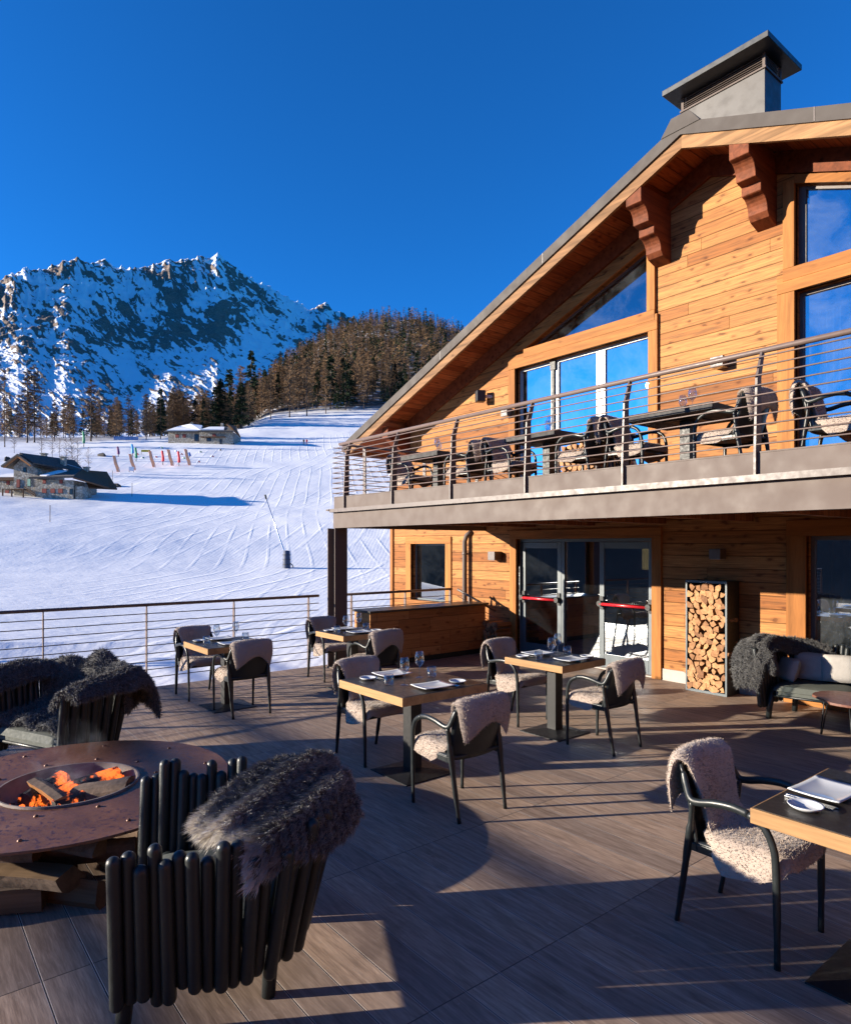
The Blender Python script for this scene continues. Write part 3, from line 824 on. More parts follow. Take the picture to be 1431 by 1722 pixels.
# thin birches by the farmhouse
for n_, (u, vb_, vt) in enumerate([(70, 768, 712), (112, 798, 738), (122, 800, 730), (131, 799, 742), (149, 795, 752), (24, 762, 716), (88, 772, 722), (100, 770, 728)]):
    p, d = on_land(u, vb_); h = (vb_-vt)*d/F0
    plant('birch', p, h, ['thin leafless birch left of the farmhouse ridge', 'leafless birch behind the farmhouse, left of three', 'leafless birch behind the farmhouse, tallest of three', 'leafless birch behind the farmhouse, right of three',
        'small lone leafless birch right of the farmhouse chimneys', 'leafless sapling above the farmhouse left wing', 'leafless sapling in the shade right of the twin larches', 'slim leafless sapling below the slim bare larch'][n_], None, 1.1)
# ================================================================== HOUSES, SKI SCHOOL, SNOW GUN, SKIERS
def m_stone():
    a = NM('rubble stone wall'); p = a.pos(space='world')
    v = a.n('TexVoronoi', feature='F1'); a.L.new(p, v.inputs[0]); v.inputs['Scale'].default_value = 2.6
    e = a.vor(p, 2.6, 'DISTANCE_TO_EDGE')
    c = a.ramp(a.sep(v.outputs['Color'])[0], [(0, (.22, .19, .145)), (.5, (.36, .32, .25)), (1, (.48, .44, .36))])
    c = a.mix(a.ramp(e, [(0, 1.0), (.09, 0.0)]), c, (.16, .14, .12))
    return a.done(c, .9, a.bump(e, .6, .05))
M['stone'] = m_stone()
M['stoneroof'] = m_plain('dark stone roof', (.075, .068, .062), .9, .4, 3, .6, 12, 'world')
M['snowroof'] = m_plain('snow lying on roof', (.78, .79, .8), .6, .03, 3, .5, 6, 'world')
M['eavewood'] = m_grain('orange eave boards', (.42, .17, .06), 0)
M['shutter'] = m_plain('red shutter', (.26, .05, .035), .7, .15)
M['shutter_green'] = m_plain('mint shutter', (.30, .50, .36), .7, .1)
M['darkpane'] = m_plain('dark window', (.02, .025, .035), .15, .2)
M['oldwood'] = m_grain('old brown wood', (.13, .075, .045), 2)
def px_frame(u, v):
    """local frame at a photo place: origin, metres per photo pixel, x axis = to the right, y axis = away"""
    p, d = on_land(u, v); return p, d/F0
def local_empty(name, label, cat, u, v, turn=0.0, group=None):
    p, s = px_frame(u, v)
    t = thing(name, label, cat, p, math.atan2(CB, CA) + turn, group); return t, s
def house_box(par, s, x0, x1, z0, z1, d, m='stone', y0=0):
    MB().box(x0*s, x1*s, y0, y0+d, z0*s-1.5, z1*s).build('wall', M[m], par)
def opening(par, s, x0, x1, z0, z1, m='darkpane', name='window', y=0):
    o = MB().box(x0*s, x1*s, y-.06, y+.1, z0*s, z1*s).build(name, M['oldwood'], par)
    MB().box((x0+.5)*s, (x1-.5)*s, y-.09, y-.055, (z0+.5)*s, (z1-.5)*s).build('pane' if m == 'darkpane' else 'shutter', M[m], o)
# farmhouse: one building of three joined volumes (photo px units)
t, s = local_empty('farmhouse', 'old stone farmhouse with snow patched gable roofs at the left edge', 'house', 40, 834)
MB().box(-60*s, -16*s, 1.5, 9, -1.5, 32*s).build('wall', M['stone'], t)
w = MB(); w.prism([(-17*s, -1.5), (23*s, -1.5), (23*s, 44*s), (-1*s, 66*s), (-17*s, 50*s)], 'y', 0, 9); w.build('wall', M['stone'], t)
w = MB(); w.prism([(23*s, -1.5), (86*s, -1.5), (86*s, 26*s), (23*s, 27*s)], 'y', -.6, 8); w.build('wall', M['stone'], t)
def slab(poly, y0, y1, nm, m, par): return MB().prism([(a*s, b*s) for a, b in poly], 'y', y0, y1).build(nm, M[m], par)
slab([(-30, 49), (-2, 69), (-2, 66), (-28, 46.5)], -1.6, 9.5, 'roof', 'stoneroof', t)
slab([(-2, 69), (22, 52), (21, 49.5), (-2, 66)], -1.6, 9.5, 'roof', 'stoneroof', t)
slab([(-27, 47.5), (-2, 66), (-2, 63), (-25, 45.5)], -1.55, -1.3, 'eave_board', 'eavewood', t)
slab([(-2, 66), (20, 50.5), (19, 48), (-2, 63)], -1.55, -1.3, 'eave_board', 'eavewood', t)
rf = MB().add([(-2*s, -1.0, 69.6*s), (21*s, -1.0, 53*s), (70*s, 7, 46*s), (38*s, 9.5, 69.6*s)], [(0, 1, 2, 3)]).build('roof', M['stoneroof'], t)
rf.modifiers.new('thick', 'SOLIDIFY').thickness = .25
sn = MB().add([(8*s, 1.0, 64.2*s), (20*s, .4, 55.5*s), (32*s, 3, 54*s), (22*s, 4.6, 64*s)], [(0, 1, 2, 3)]).add([(45*s, 5.5, 60*s), (44*s, 4.6, 53.5*s), (62*s, 6.4, 49*s), (62*s, 7.2, 54*s)], [(0, 1, 2, 3)]).build('roof_snow', M['snowroof'], t)
sn.modifiers.new('thick', 'SOLIDIFY').thickness = .35
# lower wing roof sloping to the viewer
rf = MB().add([(18*s, -1.6, 27*s), (92*s, -1.6, 29*s), (78*s, 4, 46*s), (42*s, 4, 44*s)], [(0, 1, 2, 3)]).build('roof', M['stoneroof'], t)
rf.modifiers.new('thick', 'SOLIDIFY').thickness = .35
rf = MB().add([(78*s, 4, 46*s), (90*s, -1.6, 28*s), (130*s, 3, 14*s), (108*s, 7, 40*s)], [(0, 1, 2, 3)]).add([(78*s, 4, 46*s), (108*s, 7, 46*s), (135*s, 5, 14*s), (100*s, 2, 14*s)], [(0, 1, 2, 3)]).build('roof', M['oldwood'], t)
rf.modifiers.new('thick', 'SOLIDIFY').thickness = .3
sn = MB().add([(33*s, -1.0, 30*s), (46*s, -1.3, 29*s), (62*s, 2.2, 41*s), (44*s, 2.6, 42*s)], [(0, 1, 2, 3)]).build('roof_snow', M['snowroof'], t)
sn.modifiers.new('thick', 'SOLIDIFY').thickness = .45
rf = MB().add([(-62*s, .8, 33*s), (-17*s, .8, 33*s), (-20*s, 6, 44*s), (-62*s, 6, 44*s)], [(0, 1, 2, 3)]).build('roof_snow', M['snowroof'], t); rf.modifiers.new('thick', 'SOLIDIFY').thickness = .5
MB().box(-60*s, -15*s, .5, 1.4, 27*s, 32*s).build('eave_board', M['oldwood'], t)
for a in ((10, 66, 3), (44, 60, 5), (84, 42, 5)):
    MB().obox((a[0]*s, 4.5, (a[1]+3)*s), .8, .8, 1.6).obox((a[0]*s, 4.5, (a[1]+11)*s), 1.1, 1.1, .15).build('chimney', M['stone'], t)
opening(t, s, -1, 5, 40, 48); opening(t, s, -12, -6, 14, 28, 'shutter', 'door'); opening(t, s, 6, 12, 16, 29, 'shutter_green')
opening(t, s, 35, 41, 20, 27, 'shutter', y=-.6); opening(t, s, 63, 69, 20, 27, 'shutter', y=-.6)
for x in (34, 48, 61): opening(t, s, x, x+8, 4, 12, 'shutter', y=-.6)
opening(t, s, -38, -32, 20, 27, 'shutter', y=1.5); opening(t, s, -40, -33, 1, 11, 'shutter', 'door', y=1.5)
opening(t, s, 80, 86, 2, 12, 'darkpane', 'door', y=-.6)
b = MB(); b.box(-24*s, 12*s, -2.2, 0, 9.5*s, 10.5*s)
for x in (-23, -8, 11): b.box(x*s-.08, x*s+.08, -2.2, -2.0, -1, 10*s)
b.tube([(12*s, -2.0, 14*s), (32*s, -2.2, 1*s)], .09, 6); b.tube([(12*s, -2.0, 10*s), (32*s, -2.2, -2*s)], .12, 6); b.build('porch', M['oldwood'], t)
b = MB(); b.box(88*s, 100*s, -.3, 3, -1.5, 16*s); b.build('shed_wall', M['stone'], t)
# stone hut below the wood
t, s = local_empty('stone_hut', 'long low stone hut with snow on its roof beside the piste', 'hut', 335, 746)
MB().prism([(-52*s, -2), (2*s, -2), (2*s, 18*s), (-52*s, 18*s)], 'y', 0, 8).build('wall', M['stone'], t)
MB().prism([(2*s, -3.5), (58*s, -3.5), (58*s, 18*s), (2*s, 18*s)], 'y', -1, 8).build('wall', M['stone'], t)
for (x0, x1, y0, nm, m, dz) in ((-57, 5, -1, 'roof', 'stoneroof', 0), (2, 62, -2, 'roof', 'stoneroof', 0)):
    r = MB().add([(x0*s, y0, 17*s), (x1*s, y0, 17*s), ((x1-6)*s, 4.5, 30*s), ((x0+8)*s, 4.5, 30*s)], [(0, 1, 2, 3)]).build(nm, M[m], t); r.modifiers.new('thick', 'SOLIDIFY').thickness = .4
r = MB().add([(-52*s, -.8, 18.5*s), (4*s, -.8, 18.5*s), (-2*s, 4.3, 31.5*s), (-22*s, 4.3, 34*s), (-42*s, 4.3, 30*s)], [(0, 1, 2, 3, 4)]).add([(6*s, -1.6, 19*s), (44*s, -1.4, 18.5*s), (38*s, 3, 27.5*s), (12*s, 3, 27.5*s)], [(0, 1, 2, 3)]).build('roof_snow', M['snowroof'], t); r.modifiers.new('thick', 'SOLIDIFY').thickness = .55
r = MB().add([(50*s, -2.6, 30*s), (58*s, -2.6, 26*s), (68*s, 1, 12*s), (56*s, 3, 32*s)], [(0, 1, 2, 3)]).build('roof', M['oldwood'], t); r.modifiers.new('thick', 'SOLIDIFY').thickness = .3
for x, y in ((-40, 0), (-28, 0), (24, -1)): opening(t, s, x, x+6, 9, 15, 'shutter', y=y)
opening(t, s, -8, 0, 3, 15, y=0); opening(t, s, 14, 22, 2, 8, y=-1); opening(t, s, 36, 40, -3, 6, 'darkpane', 'door', y=-1)
MB().box(4*s, 46*s, -2.0, -1, 8.5*s, 9.5*s).build('balcony', M['oldwood'], t)
MB().obox((32*s, 4, 33*s), .8, .8, 1.6).build('chimney', M['stone'], t)
MB().obox((-20*s, 4, 34*s), .8, .8, 1.5).build('chimney', M['stone'], t)
# dark boulders / bushes near the houses
def rock_mesh(sd, rx, ry, rz):
    m_ = MB(); rs = random.Random(sd); n1, n2 = 9, 12
    def f(i, j):
        th, ph = PI*i, 2*PI*j; k_ = 1 + .25*math.sin(3*ph+sd) * math.sin(th) + rs.uniform(-.10, .10)
        return (rx*math.sin(th)*math.cos(ph)*k_, ry*math.sin(th)*math.sin(ph)*k_, rz*math.cos(th)*k_)
    return m_.grid(f, n1, n2)
M['rock'] = m_plain('dark rock', (.05, .045, .042), .95, .4, 2, .8, 6, 'world')
for n_, (u, v, w_, h_, lab) in enumerate([(195, 819, 10, 5, 'dark rounded rock in the farmhouse shadow'), (172, 768, 8, 5, 'dark boulder on the snow left of the purple pole'),
        (178, 819, 6, 4, 'small dark rock at the tip of the farmhouse wing'), (390, 748, 5, 4, 'dark boulder at the lower right corner of the stone hut'), (12, 775, 6, 7, 'dark lump in the shade above the farmhouse left wing')]):
    p, s = px_frame(u, v); o = rock_mesh(n_, w_*s, w_*s*.8, h_*s).build('boulder', M['rock'], smooth=True); o.location = p; tag(o, lab, 'boulder')
# ski school markers
def colmat(n, c): M[n] = m_plain(n, c, .6, .06); return M[n]
for n, c in (('orange cloth', (.95, .40, .20)), ('purple pole', (.14, .02, .12)), ('cyan pole', (.02, .32, .62)), ('green pole', (.01, .25, .10)), ('red pole', (.60, .02, .04)),
             ('yellow cloth', (.75, .50, .02)), ('blue pole', (.02, .12, .40)), ('white plastic', (.8, .8, .8)), ('black plastic', (.02, .02, .02))): colmat(n, c)
flags = [(199, 796, -.10, 'leftmost'), (226, 793, -.15, 'second from left'), (259, 789, -.12, 'third from left'), (290, 786, -.10, 'fourth from left'), (319, 786, -.08, 'rightmost')]
for k_, (u, v, tl, lab) in enumerate(flags):
    t, s = local_empty('banner_flag', 'tilted orange cloth banner on the snow, %s of the five' % lab, 'flag', u, v, .5, 'orange banners of the ski school')
    b = MB(); H_ = 27*s; W_ = 5.2*s; lean = -7*s
    b.grid(lambda i, j: (lean*i*1.0 + W_*(j-.5) + .06*math.sin(9*i), .12*math.sin(6*i+3*j), .3+H_*i), 10, 4); o = b.build('cloth', M['orange cloth'], t); o.modifiers.new('thick', 'SOLIDIFY').thickness = .03
    MB().tube([(W_*.5, 0, -.3), (lean+W_*.5, 0, H_+.4)], .05, 6).build('pole', M['white plastic'], t)
poles = [(199, 768, 751, 'purple pole', 'purple foam course pole behind the leftmost orange banner'), (223, 768, 747, 'cyan pole', 'cyan course pole beside the green pole'), (229, 776, 753, 'green pole', 'green course pole right of the cyan pole'),
         (274, 782, 758, 'red pole', 'bent red course pole in the middle of the ski school'), (301, 784, 759, 'red pole', 'long crimson course pole left of the rightmost banner'), (141, 752, 725, 'green pole', 'lone green padded pole below the forest, far left'),
         (319, 770, 762, 'blue pole', 'short blue pole behind the rightmost banner')]
for (u, vb_, vt, m, lab) in poles:
    t, s = local_empty('course_pole', lab, 'pole', u, vb_, 0, None)
    h = (vb_-vt)*s
    MB().tube(smooth_path([(0, 0, h*.25), (-.1*s, 0, h*.6), (-1.5*s, 0, h)], 4), [.34*1.1]*4+[.34*.9]*4+[.22], 8).build('pad', M[m], t)
    MB().cyl(0, 0, -.3, h*.28, .10, 8).build('stem', M['black plastic'], t)
marks = [(231, 766, 'red pole'), (240, 771, 'green pole'), (253, 765, 'blue pole'), (262, 770, 'red pole'), (272, 755, 'green pole'), (284, 766, 'red pole'), (296, 760, 'blue pole'), (305, 765, 'red pole'), (334, 778, 'red pole'), (337, 761, 'green pole'), (357, 769, 'red pole'), (370, 758, 'black plastic'), (309, 772, 'green pole')]
for k_, (u, v, m) in enumerate(marks):
    cn = m.split()[0]; n_same = [q for q in marks[:k_] if q[2] == m]; nth = ['leftmost', 'second', 'third', 'fourth', 'fifth', 'sixth', 'seventh'][len(n_same)]
    t, s = local_empty('course_marker', 'small %s and white arch marker, %s from the left of its colour' % (cn, nth) if nth != 'leftmost' else 'small %s and white arch marker, leftmost of its colour' % cn, 'marker', u, v, R_.uniform(-.6, .6), 'small ski school markers')
    MB().tube([(1.8*s*math.cos(a), 0, 1.9*s*math.sin(a)) for a in [PI*i/8 for i in range(5)]], .17, 6).build('arch', M[m], t)
    MB().tube([(1.8*s*math.cos(a), 0, 1.9*s*math.sin(a)) for a in [PI*(4+i)/8 for i in range(5)]], .17, 6).build('arch', M['white plastic'], t)
t, s = local_empty('banner_sign', 'yellow horizontal banner on two posts above the ski school', 'banner', 245, 764, .1)
b = MB().box(-7*s, 7*s, -.04, .04, 4*s, 7.6*s); b.build('cloth', M['yellow cloth'], t)
b = MB(); [b.box(x*s, (x+.9)*s, -.06, -.045, 5.2*s, 6.4*s) for x in (-4, -2.4, -.8, .8, 2.4)]; b.build('lettering', M['black plastic'], t)
MB().cyl(-7*s, 0, -.4, 7.8*s, .05, 6).cyl(7*s, 0, -.4, 7.8*s, .05, 6).build('post', M['black plastic'], t)
t, s = local_empty('info_board', 'small white board standing behind the orange banners', 'board', 221, 794, .1)
MB().box(-4*s, 4*s, -.05, .05, 2*s, 9*s).build('panel', M['white plastic'], t); MB().cyl(-3.5*s, 0, -.4, 2*s, .06, 6).cyl(3.5*s, 0, -.4, 2*s, .06, 6).build('post', M['black plastic'], t)
m = NM('blue netting'); p = m.pos(space='object'); g = m.math('MULTIPLY', m.math('FRACT', m.math('MULTIPLY', m.sep(p)[0], 5.0)), m.math('FRACT', m.math('MULTIPLY', m.sep(p)[2], 5.0)))
m.done((.03, .16, .42), .7); m.set(m.b, 'Alpha', m.ramp(g, [(.35, .85), (.45, .45)]))
t, s = local_empty('safety_net', 'blue safety netting along the foot of the forest', 'net', 212, 741, .05)
MB().box(-20*s, 20*s, -.02, .02, .2, 7*s).build('netting', m.m, t)
for x in (-20, -10, 0, 10, 20): MB().cyl(x*s, 0, -.4, 7.5*s, .06, 6).build('post', M['blue pole'], t)
# thin stakes on the snow
for n_, (u, vb_, vt, lab) in enumerate([(189, 808, 792, 'short thin stake on the snow right of the farmhouse'), (84, 878, 850, 'thin stake on the snow below the farmhouse'), (222, 835, 812, 'thin stake at the right end of the farmhouse shadow')]):
    p, s = px_frame(u, vb_); o = MB().tube([(0, 0, -.4), (.1, 0, (vb_-vt)*s)], .045, 6).build('stake', M['oldwood'], smooth=True); o.location = p; tag(o, lab, 'stake')
# snow gun
M['gunblue'] = m_plain('dark blue padding', (.018, .032, .075), .6, .2, 2)
t, s = local_empty('snow_gun', 'lance snow gun leaning left above a dark blue padded base', 'snow gun', 482, 956)
pd = MB(); pd.lathe([(0, -.5), (6.2*s, -.5), (6.6*s, .2), (6.2*s, 14*s), (5.7*s, 27*s), (5.2*s, 29*s), (0, 29.6*s)], n=14); o = pd.build('padding', M['gunblue'], t, smooth='auto')
for z_ in (6, 14, 22): MB().lathe([(6.7*s, (z_-.5)*s), (6.9*s, z_*s), (6.7*s, (z_+.5)*s), (6.3*s, z_*s)], n=14, cap=False).build('strap', M['black plastic'], o)
MB().tube([(-2*s, 0, 24*s), (-5.5*s, 0, 32*s), (-35*s, 0, 119*s)], [.11, .08, .04], 8).build('lance', M['cutlery'], t, smooth=True)
MB().tube([(-34*s, 0, 116*s), (-36.3*s, 0, 123*s)], [.09, .11], 8).build('nozzle', M['black plastic'], t, smooth=True)
MB().tube(smooth_path([(3*s, .1, 10*s), (9*s, .4, 4*s), (8*s, .6, 0)], 5), .05, 6).build('hose', M['black plastic'], t, smooth=True)
t2, s = local_empty('snow_gun', 'second snow gun on the piste seen behind the balcony side rail', 'snow gun', 660, 842)
pd = MB(); pd.lathe([(0, -.5), (3.2*s, -.5), (3.4*s, .2), (3.1*s, 14*s), (0, 15*s)], n=12); pd.build('padding', M['gunblue'], t2, smooth='auto')
MB().tube([(-1*s, 0, 13*s), (-9*s, 0, 62*s)], [.08, .03], 6).build('lance', M['cutlery'], t2, smooth=True)
# skiers far up the piste: one continuous skinned body each
def skier(u, v, coat, lab, px):
    p, s = px_frame(u, v); H_ = 1.75
    t = thing('person', lab, 'person', p, math.atan2(CB, CA) + .3)
    def skin(name, pts, edges, rad, m):
        me = bpy.data.meshes.new(name); me.from_pydata(pts, edges, []); o = bpy.data.objects.new(name, me); C.objects.link(o); o.parent = t
        sk = o.modifiers.new('skin', 'SKIN'); sub = o.modifiers.new('sub', 'SUBSURF'); sub.levels = sub.render_levels = 1
        for i, r in enumerate(rad): me.skin_vertices[0].data[i].radius = (r, r)
        me.skin_vertices[0].data[0].use_root = True; me.materials.append(m); return o
    pts = [(0,0,.92),(0,.02,1.2),(0,.03,1.42),(0,.0,1.52),(0,-.02,1.66),(.22,0,1.38),(.32,-.12,1.15),(.30,-.34,1.02),(-.22,0,1.38),(-.32,-.12,1.15),(-.30,-.34,1.02),(.12,-.02,.85),(.15,-.14,.48),(.15,.0,.09),(.15,-.14,.05),(-.12,-.02,.85),(-.15,-.14,.48),(-.15,.0,.09),(-.15,-.14,.05)]
    ed = [(0,1),(1,2),(2,3),(3,4),(2,5),(5,6),(6,7),(2,8),(8,9),(9,10),(0,11),(11,12),(12,13),(13,14),(0,15),(15,16),(16,17),(17,18)]
    skin('body', pts, ed, [.16,.17,.17,.06,.11,.08,.06,.05,.08,.06,.05,.1,.075,.07,.06,.1,.075,.07,.06], coat)
    MB().lathe([(.03, 1.80), (.10, 1.76), (.13, 1.68), (.12, 1.64)], cz=0, n=12).build('helmet', M['black plastic'], t, smooth=True)
    for x in (-.15, .15): MB().box(x-.045, x+.045, -.85, .75, .0, .02).build('ski', M['red pole'], t)
skier(511, 748, M['black plastic'], 'small distant skier in dark clothes, left one of the pair on the piste', 6)
skier(516, 748, M['red pole'], 'small distant skier in red, right one of the pair on the piste', 6)
# ================================================================== CHALET
YF = 8.48; XR = -4.545; ZR = 7.0; SL = .39
XL, XE = -11.70, 3.0
def zroof(x): return ZR - SL*abs(x-XR)
chalet = thing('chalet', 'large pine clad alpine chalet with gable roof and balcony', 'chalet', (-8.8, YF, 0))
chalet.location = (0, 0, 0)
def part(mb, name, m, parent=None, **kw): return mb.build(name, M[m] if isinstance(m, str) else m, parent or chalet, **kw)
def X_(u, Y=YF): return fac(u, 900, Y).x
def Z_(u, v, Y=YF): return fac(u, v, Y).z
# openings, (x, z) outlines
sw = (X_(692), Z_(692, 1008), X_(750), Z_(720, 914.5))
dr = (X_(870), 0.0, X_(1098), Z_(1050, 905))
lw = (X_(1357), .12, 1.6, Z_(1390, 901))
fd = (X_(868), 2.45, X_(1092), Z_(1092, 558))
mir = lambda x: 2*XR - x
rd = (X_(1338), 2.45, .2, fd[3])
zt = Z_(1092, 524)                                  # sill of the gable windows
xa = X_(1090)
tri_top = Z_(1090, 416); xl = xa - (tri_top-zt)/SL
trL = [(xl, zt), (xa, zt), (xa, tri_top)]
xb = X_(1338); tb = Z_(1338, 309)
trR = [(xb, zt), (xb+ (tb-zt)/SL, zt), (xb, tb)]
holes = [[(a, b), (c, b), (c, d), (a, d)] for a, b, c, d in (sw, (dr[0], dr[1]-.0, dr[2], dr[3]), lw, fd, rd)] + [trL, trR]
outer = [(XL, -1.6), (XE, -1.6), (XE, zroof(XE)), (XR, zroof(XR)), (XL, zroof(XL))]
def wall_with_holes(outer, holes, y, depth, m, nm):
    pl = [[Vector((x, z, 0)) for x, z in outer]] + [[Vector((x, z, 0)) for x, z in h] for h in holes]
    flat = [p for l in pl for p in l]
    tris = tessellate_polygon(pl)
    mb = MB(); mb.add([(p.x, y, p.y) for p in flat], [tuple(t) for t in tris])
    for h in holes:
        n = len(h)
        for i in range(n):
            (x0, z0), (x1, z1) = h[i], h[(i+1) % n]
            mb.add([(x0, y, z0), (x1, y, z1), (x1, y+depth, z1), (x0, y+depth, z0)], [(0, 1, 2, 3)])
    return part(mb, nm, m, fix=False)
wall_with_holes(outer, holes, YF, .16, 'siding', 'front_wall')
part(MB().box(XL+.002, XL+.10, YF+.005, 21, -1.6, zroof(XL)).box(XE-.1, XE, YF+.01, 21, -1.6, zroof(XE)), 'side_wall', 'siding_side')
part(MB().prism([(XL, -1.6), (XE, -1.6), (XE, zroof(XE)), (XR, zroof(XR)), (XL, zroof(XL))], 'y', 20.9, 21.05), 'back_wall', 'siding')
part(MB().box(XL+.12, XE-.12, YF+.2, 20.8, 2.16, 2.40), 'inner_floor', 'interior')
part(MB().box(XL+.12, XE-.12, 13.0, 13.1, 0, 6.0).box(XL+.12, XE-.12, YF+.2, 20.8, -.1, 0), 'inner_wall', 'interior')
part(MB().box(XL-.03, XL+.06, YF-.035, YF+.08, -1.5, zroof(XL)-.05), 'corner_board', 'trimz')
part(MB().box(dr[2]+.17, lw[0]-.26, YF-.03, YF+.02, -.02, .16), 'plinth', 'plinth'); part(MB().box(XL+.1, dr[0]-.17, YF-.03, YF+.02, -.02, .10), 'plinth', 'plinth')
# ---- trim round the openings, boards proud of the wall
def trim(a, b, c, d, w=.13, bottom=False, up=.045, wt=None, nm='window_trim'):
    wt = wt or w; o = []
    o.append(part(MB().box(a-w, c+w, YF-up, YF+.05, d, d+wt), nm, 'trimx', bevel=.004))
    for q0, q1 in ((a-w, a), (c, c+w)): o.append(part(MB().box(q0, q1, YF-up+.004, YF+.05, b, d-.002), nm, 'trimz', bevel=.004))
    if bottom: o.append(part(MB().box(a-w-.02, c+w+.02, YF-up-.02, YF+.05, b-.12, b-.002), 'window_sill', 'trimx', bevel=.004))
    return o
trim(*sw, w=.17, wt=.14, bottom=True, up=.03)
trim(*dr, w=.15, wt=.15)
trim(lw[0], lw[1], lw[2], lw[3], w=.22, wt=.19, bottom=True)
trim(*fd, w=.15, wt=.22)
trim(*rd, w=.20, wt=.22)
for pts, s in ((trL, 1), (trR, -1)):
    (x0, z0), (x1, _), (xt, zt_) = pts[0], pts[1], pts[2]
    ex = xt
    part(MB().box(min(x0, x1)-.0, max(x0, x1)+(.13 if s > 0 else 0), YF-.05, YF+.05, z0-.15, z0-.002) if s > 0 else MB().box(x0-.13, x1, YF-.05, YF+.05, z0-.15, z0-.002), 'window_sill', 'trimx', bevel=.004)
    part(MB().box(ex if s > 0 else ex-.13, ex+.13 if s > 0 else ex, YF-.046, YF+.05, z0, zt_+.05), 'window_trim', 'trimz', bevel=.004)
    n_ = .10
    if s > 0: part(MB().prism([(x0-.2, z0-.0), (x0, z0), (xt, zt_), (xt, zt_+n_*1.07), (x0-.2-.05, z0+.02)], 'y', YF-.04, YF+.05), 'window_trim', 'trimx')
    else: part(MB().prism([(xt, zt_), (x1, z0), (x1+.2, z0), (xt, zt_+n_*1.07)], 'y', YF-.04, YF+.05), 'window_trim', 'trimx')
# long thin shadow gap beside the frames
# ---- window units
def unit(a, b, c, d, fm, pm, bars=(), fw=.06, y=YF+.10, nm='window', bot=None):
    bot = bot or fw
    w = part(MB().box(a, c, y, y+.05, d-fw, d).box(a, c, y, y+.05, b, b+bot).box(a, a+fw, y, y+.05, b+bot, d-fw).box(c-fw, c, y, y+.05, b+bot, d-fw), nm, fm, bevel=.003)
    for (x0, x1) in bars: part(MB().box(x0, x1, y-.008, y+.05, b+bot, d-fw), 'frame', fm, w, bevel=.003)
    xs = [a+fw] + [q for bb in bars for q in bb] + [c-fw]
    for i in range(0, len(xs), 2):
        part(MB().box(xs[i], xs[i+1], y+.02, y+.03, b+bot, d-fw), 'pane', pm, w)
    return w
w_ = unit(*sw, 'framegrey', 'pane_low', fw=.035)
part(MB().box(sw[0]+.05, sw[2]-.04, YF+.2, YF+.22, sw[1]+.05, sw[3]-.04), 'curtain', 'curtain', w_)
unit(*lw, 'steel_dark', 'pane', fw=.05, bars=[(-.9, -.84)])
# french doors upstairs: pale frames
ux = lambda u: fac(u, 800, YF+.10).x
w_ = unit(fd[0], fd[1], fd[2], fd[3], 'framewhite', 'pane_bright', bars=[(ux(927), ux(940)), (ux(1003), ux(1018))], fw=.045, nm='window', bot=.10)
part(MB().box(ux(930), ux(934), YF+.06, YF+.09, fd[1]+.1, fd[3]-.1).box(ux(928), ux(936.5), YF+.05, YF+.09, fd[3]-.16, fd[3]-.02), 'closing_rod', 'iron', w_)
unit(rd[0], rd[1], rd[2], rd[3], 'steel_dark', 'pane', bars=[(-1.3, -1.24)], fw=.045)
for i, (pts, s) in enumerate(((trL, 1), (trR, -1))):
    P = [Vector((x, z)) for x, z in pts]; c = (P[0]+P[1]+P[2])/3
    inn = [c + (p-c)*.90 for p in P]
    mb = MB()
    for j in range(3):
        a, b, a2, b2 = P[j], P[(j+1) % 3], inn[j], inn[(j+1) % 3]
        mb.prism([tuple(a), tuple(b), tuple(b2), tuple(a2)], 'y', YF+.08, YF+.13)
    w_ = part(mb, 'window', 'steel_dark')
    part(MB().prism([tuple(p) for p in inn], 'y', YF+.10, YF+.11), 'pane', 'pane_dark' if s > 0 else 'pane', w_)
# curtains behind the right windows
cm = MB(); cm.grid(lambda i, j: (lw[0]+.08+i*.9, YF+.42+.03*math.sin(i*60), .15+j*1.8), 120, 3); part(cm, 'curtain', 'curtain', smooth=True)
cm = MB(); cm.grid(lambda i, j: (rd[0]+.04+i*.35, YF+.30+.03*math.sin(i*30), 2.5+j*2.2), 60, 3); part(cm, 'curtain', 'curtain', smooth=True)
# ---- ground floor doors
yd = YF+.07
def gx(u): return fac(u, 1000, yd).x
zt0 = dr[3]
df = part(MB().box(dr[0], dr[2], yd-.01, yd+.06, zt0-.05, zt0).box(dr[0], dr[0]+.035, yd-.01, yd+.06, 0, zt0-.05).box(dr[2]-.03, dr[2], yd-.01, yd+.06, 0, zt0-.05).box(gx(945), gx(950), yd-.01, yd+.06, .0, zt0-.05), 'door_frame', 'framegrey', bevel=.003)
def leaf(x0, x1, hinge):
    f = .085; d = part(MB().box(x0, x0+f, yd, yd+.045, .02, zt0-.055).box(x1-f, x1, yd, yd+.045, .02, zt0-.055).box(x0+f, x1-f, yd, yd+.045, zt0-.155, zt0-.055).box(x0+f, x1-f, yd, yd+.045, .02, .22), 'door', 'framegrey', bevel=.004)
    part(MB().box(x0+f, x1-f, yd+.015, yd+.03, .22, zt0-.155), 'pane', 'pane_low', d)
    part(MB().tube([(x0+.05, yd-.07, .985), (x1-.06, yd-.07, .985)], .016, 8, flat=(1.4, 1)), 'panic_bar', 'red', d, smooth=True)
    part(MB().tube([(x0+.05, yd-.0, .99), (x0+.05, yd-.085, .99)], .045, 10).tube([(x1-.05, yd-.0, .99), (x1-.05, yd-.085, .99)], .045, 10).box(x0+.02, x0+.08, yd-.02, yd, .90, 1.10).box(x1-.08, x1-.02, yd-.02, yd, .90, 1.10), 'latch_box', 'iron', d, smooth='auto')
    return d
leaf(dr[0]+.037, gx(944), 0); leaf(gx(1008), dr[2]-.032, 1)
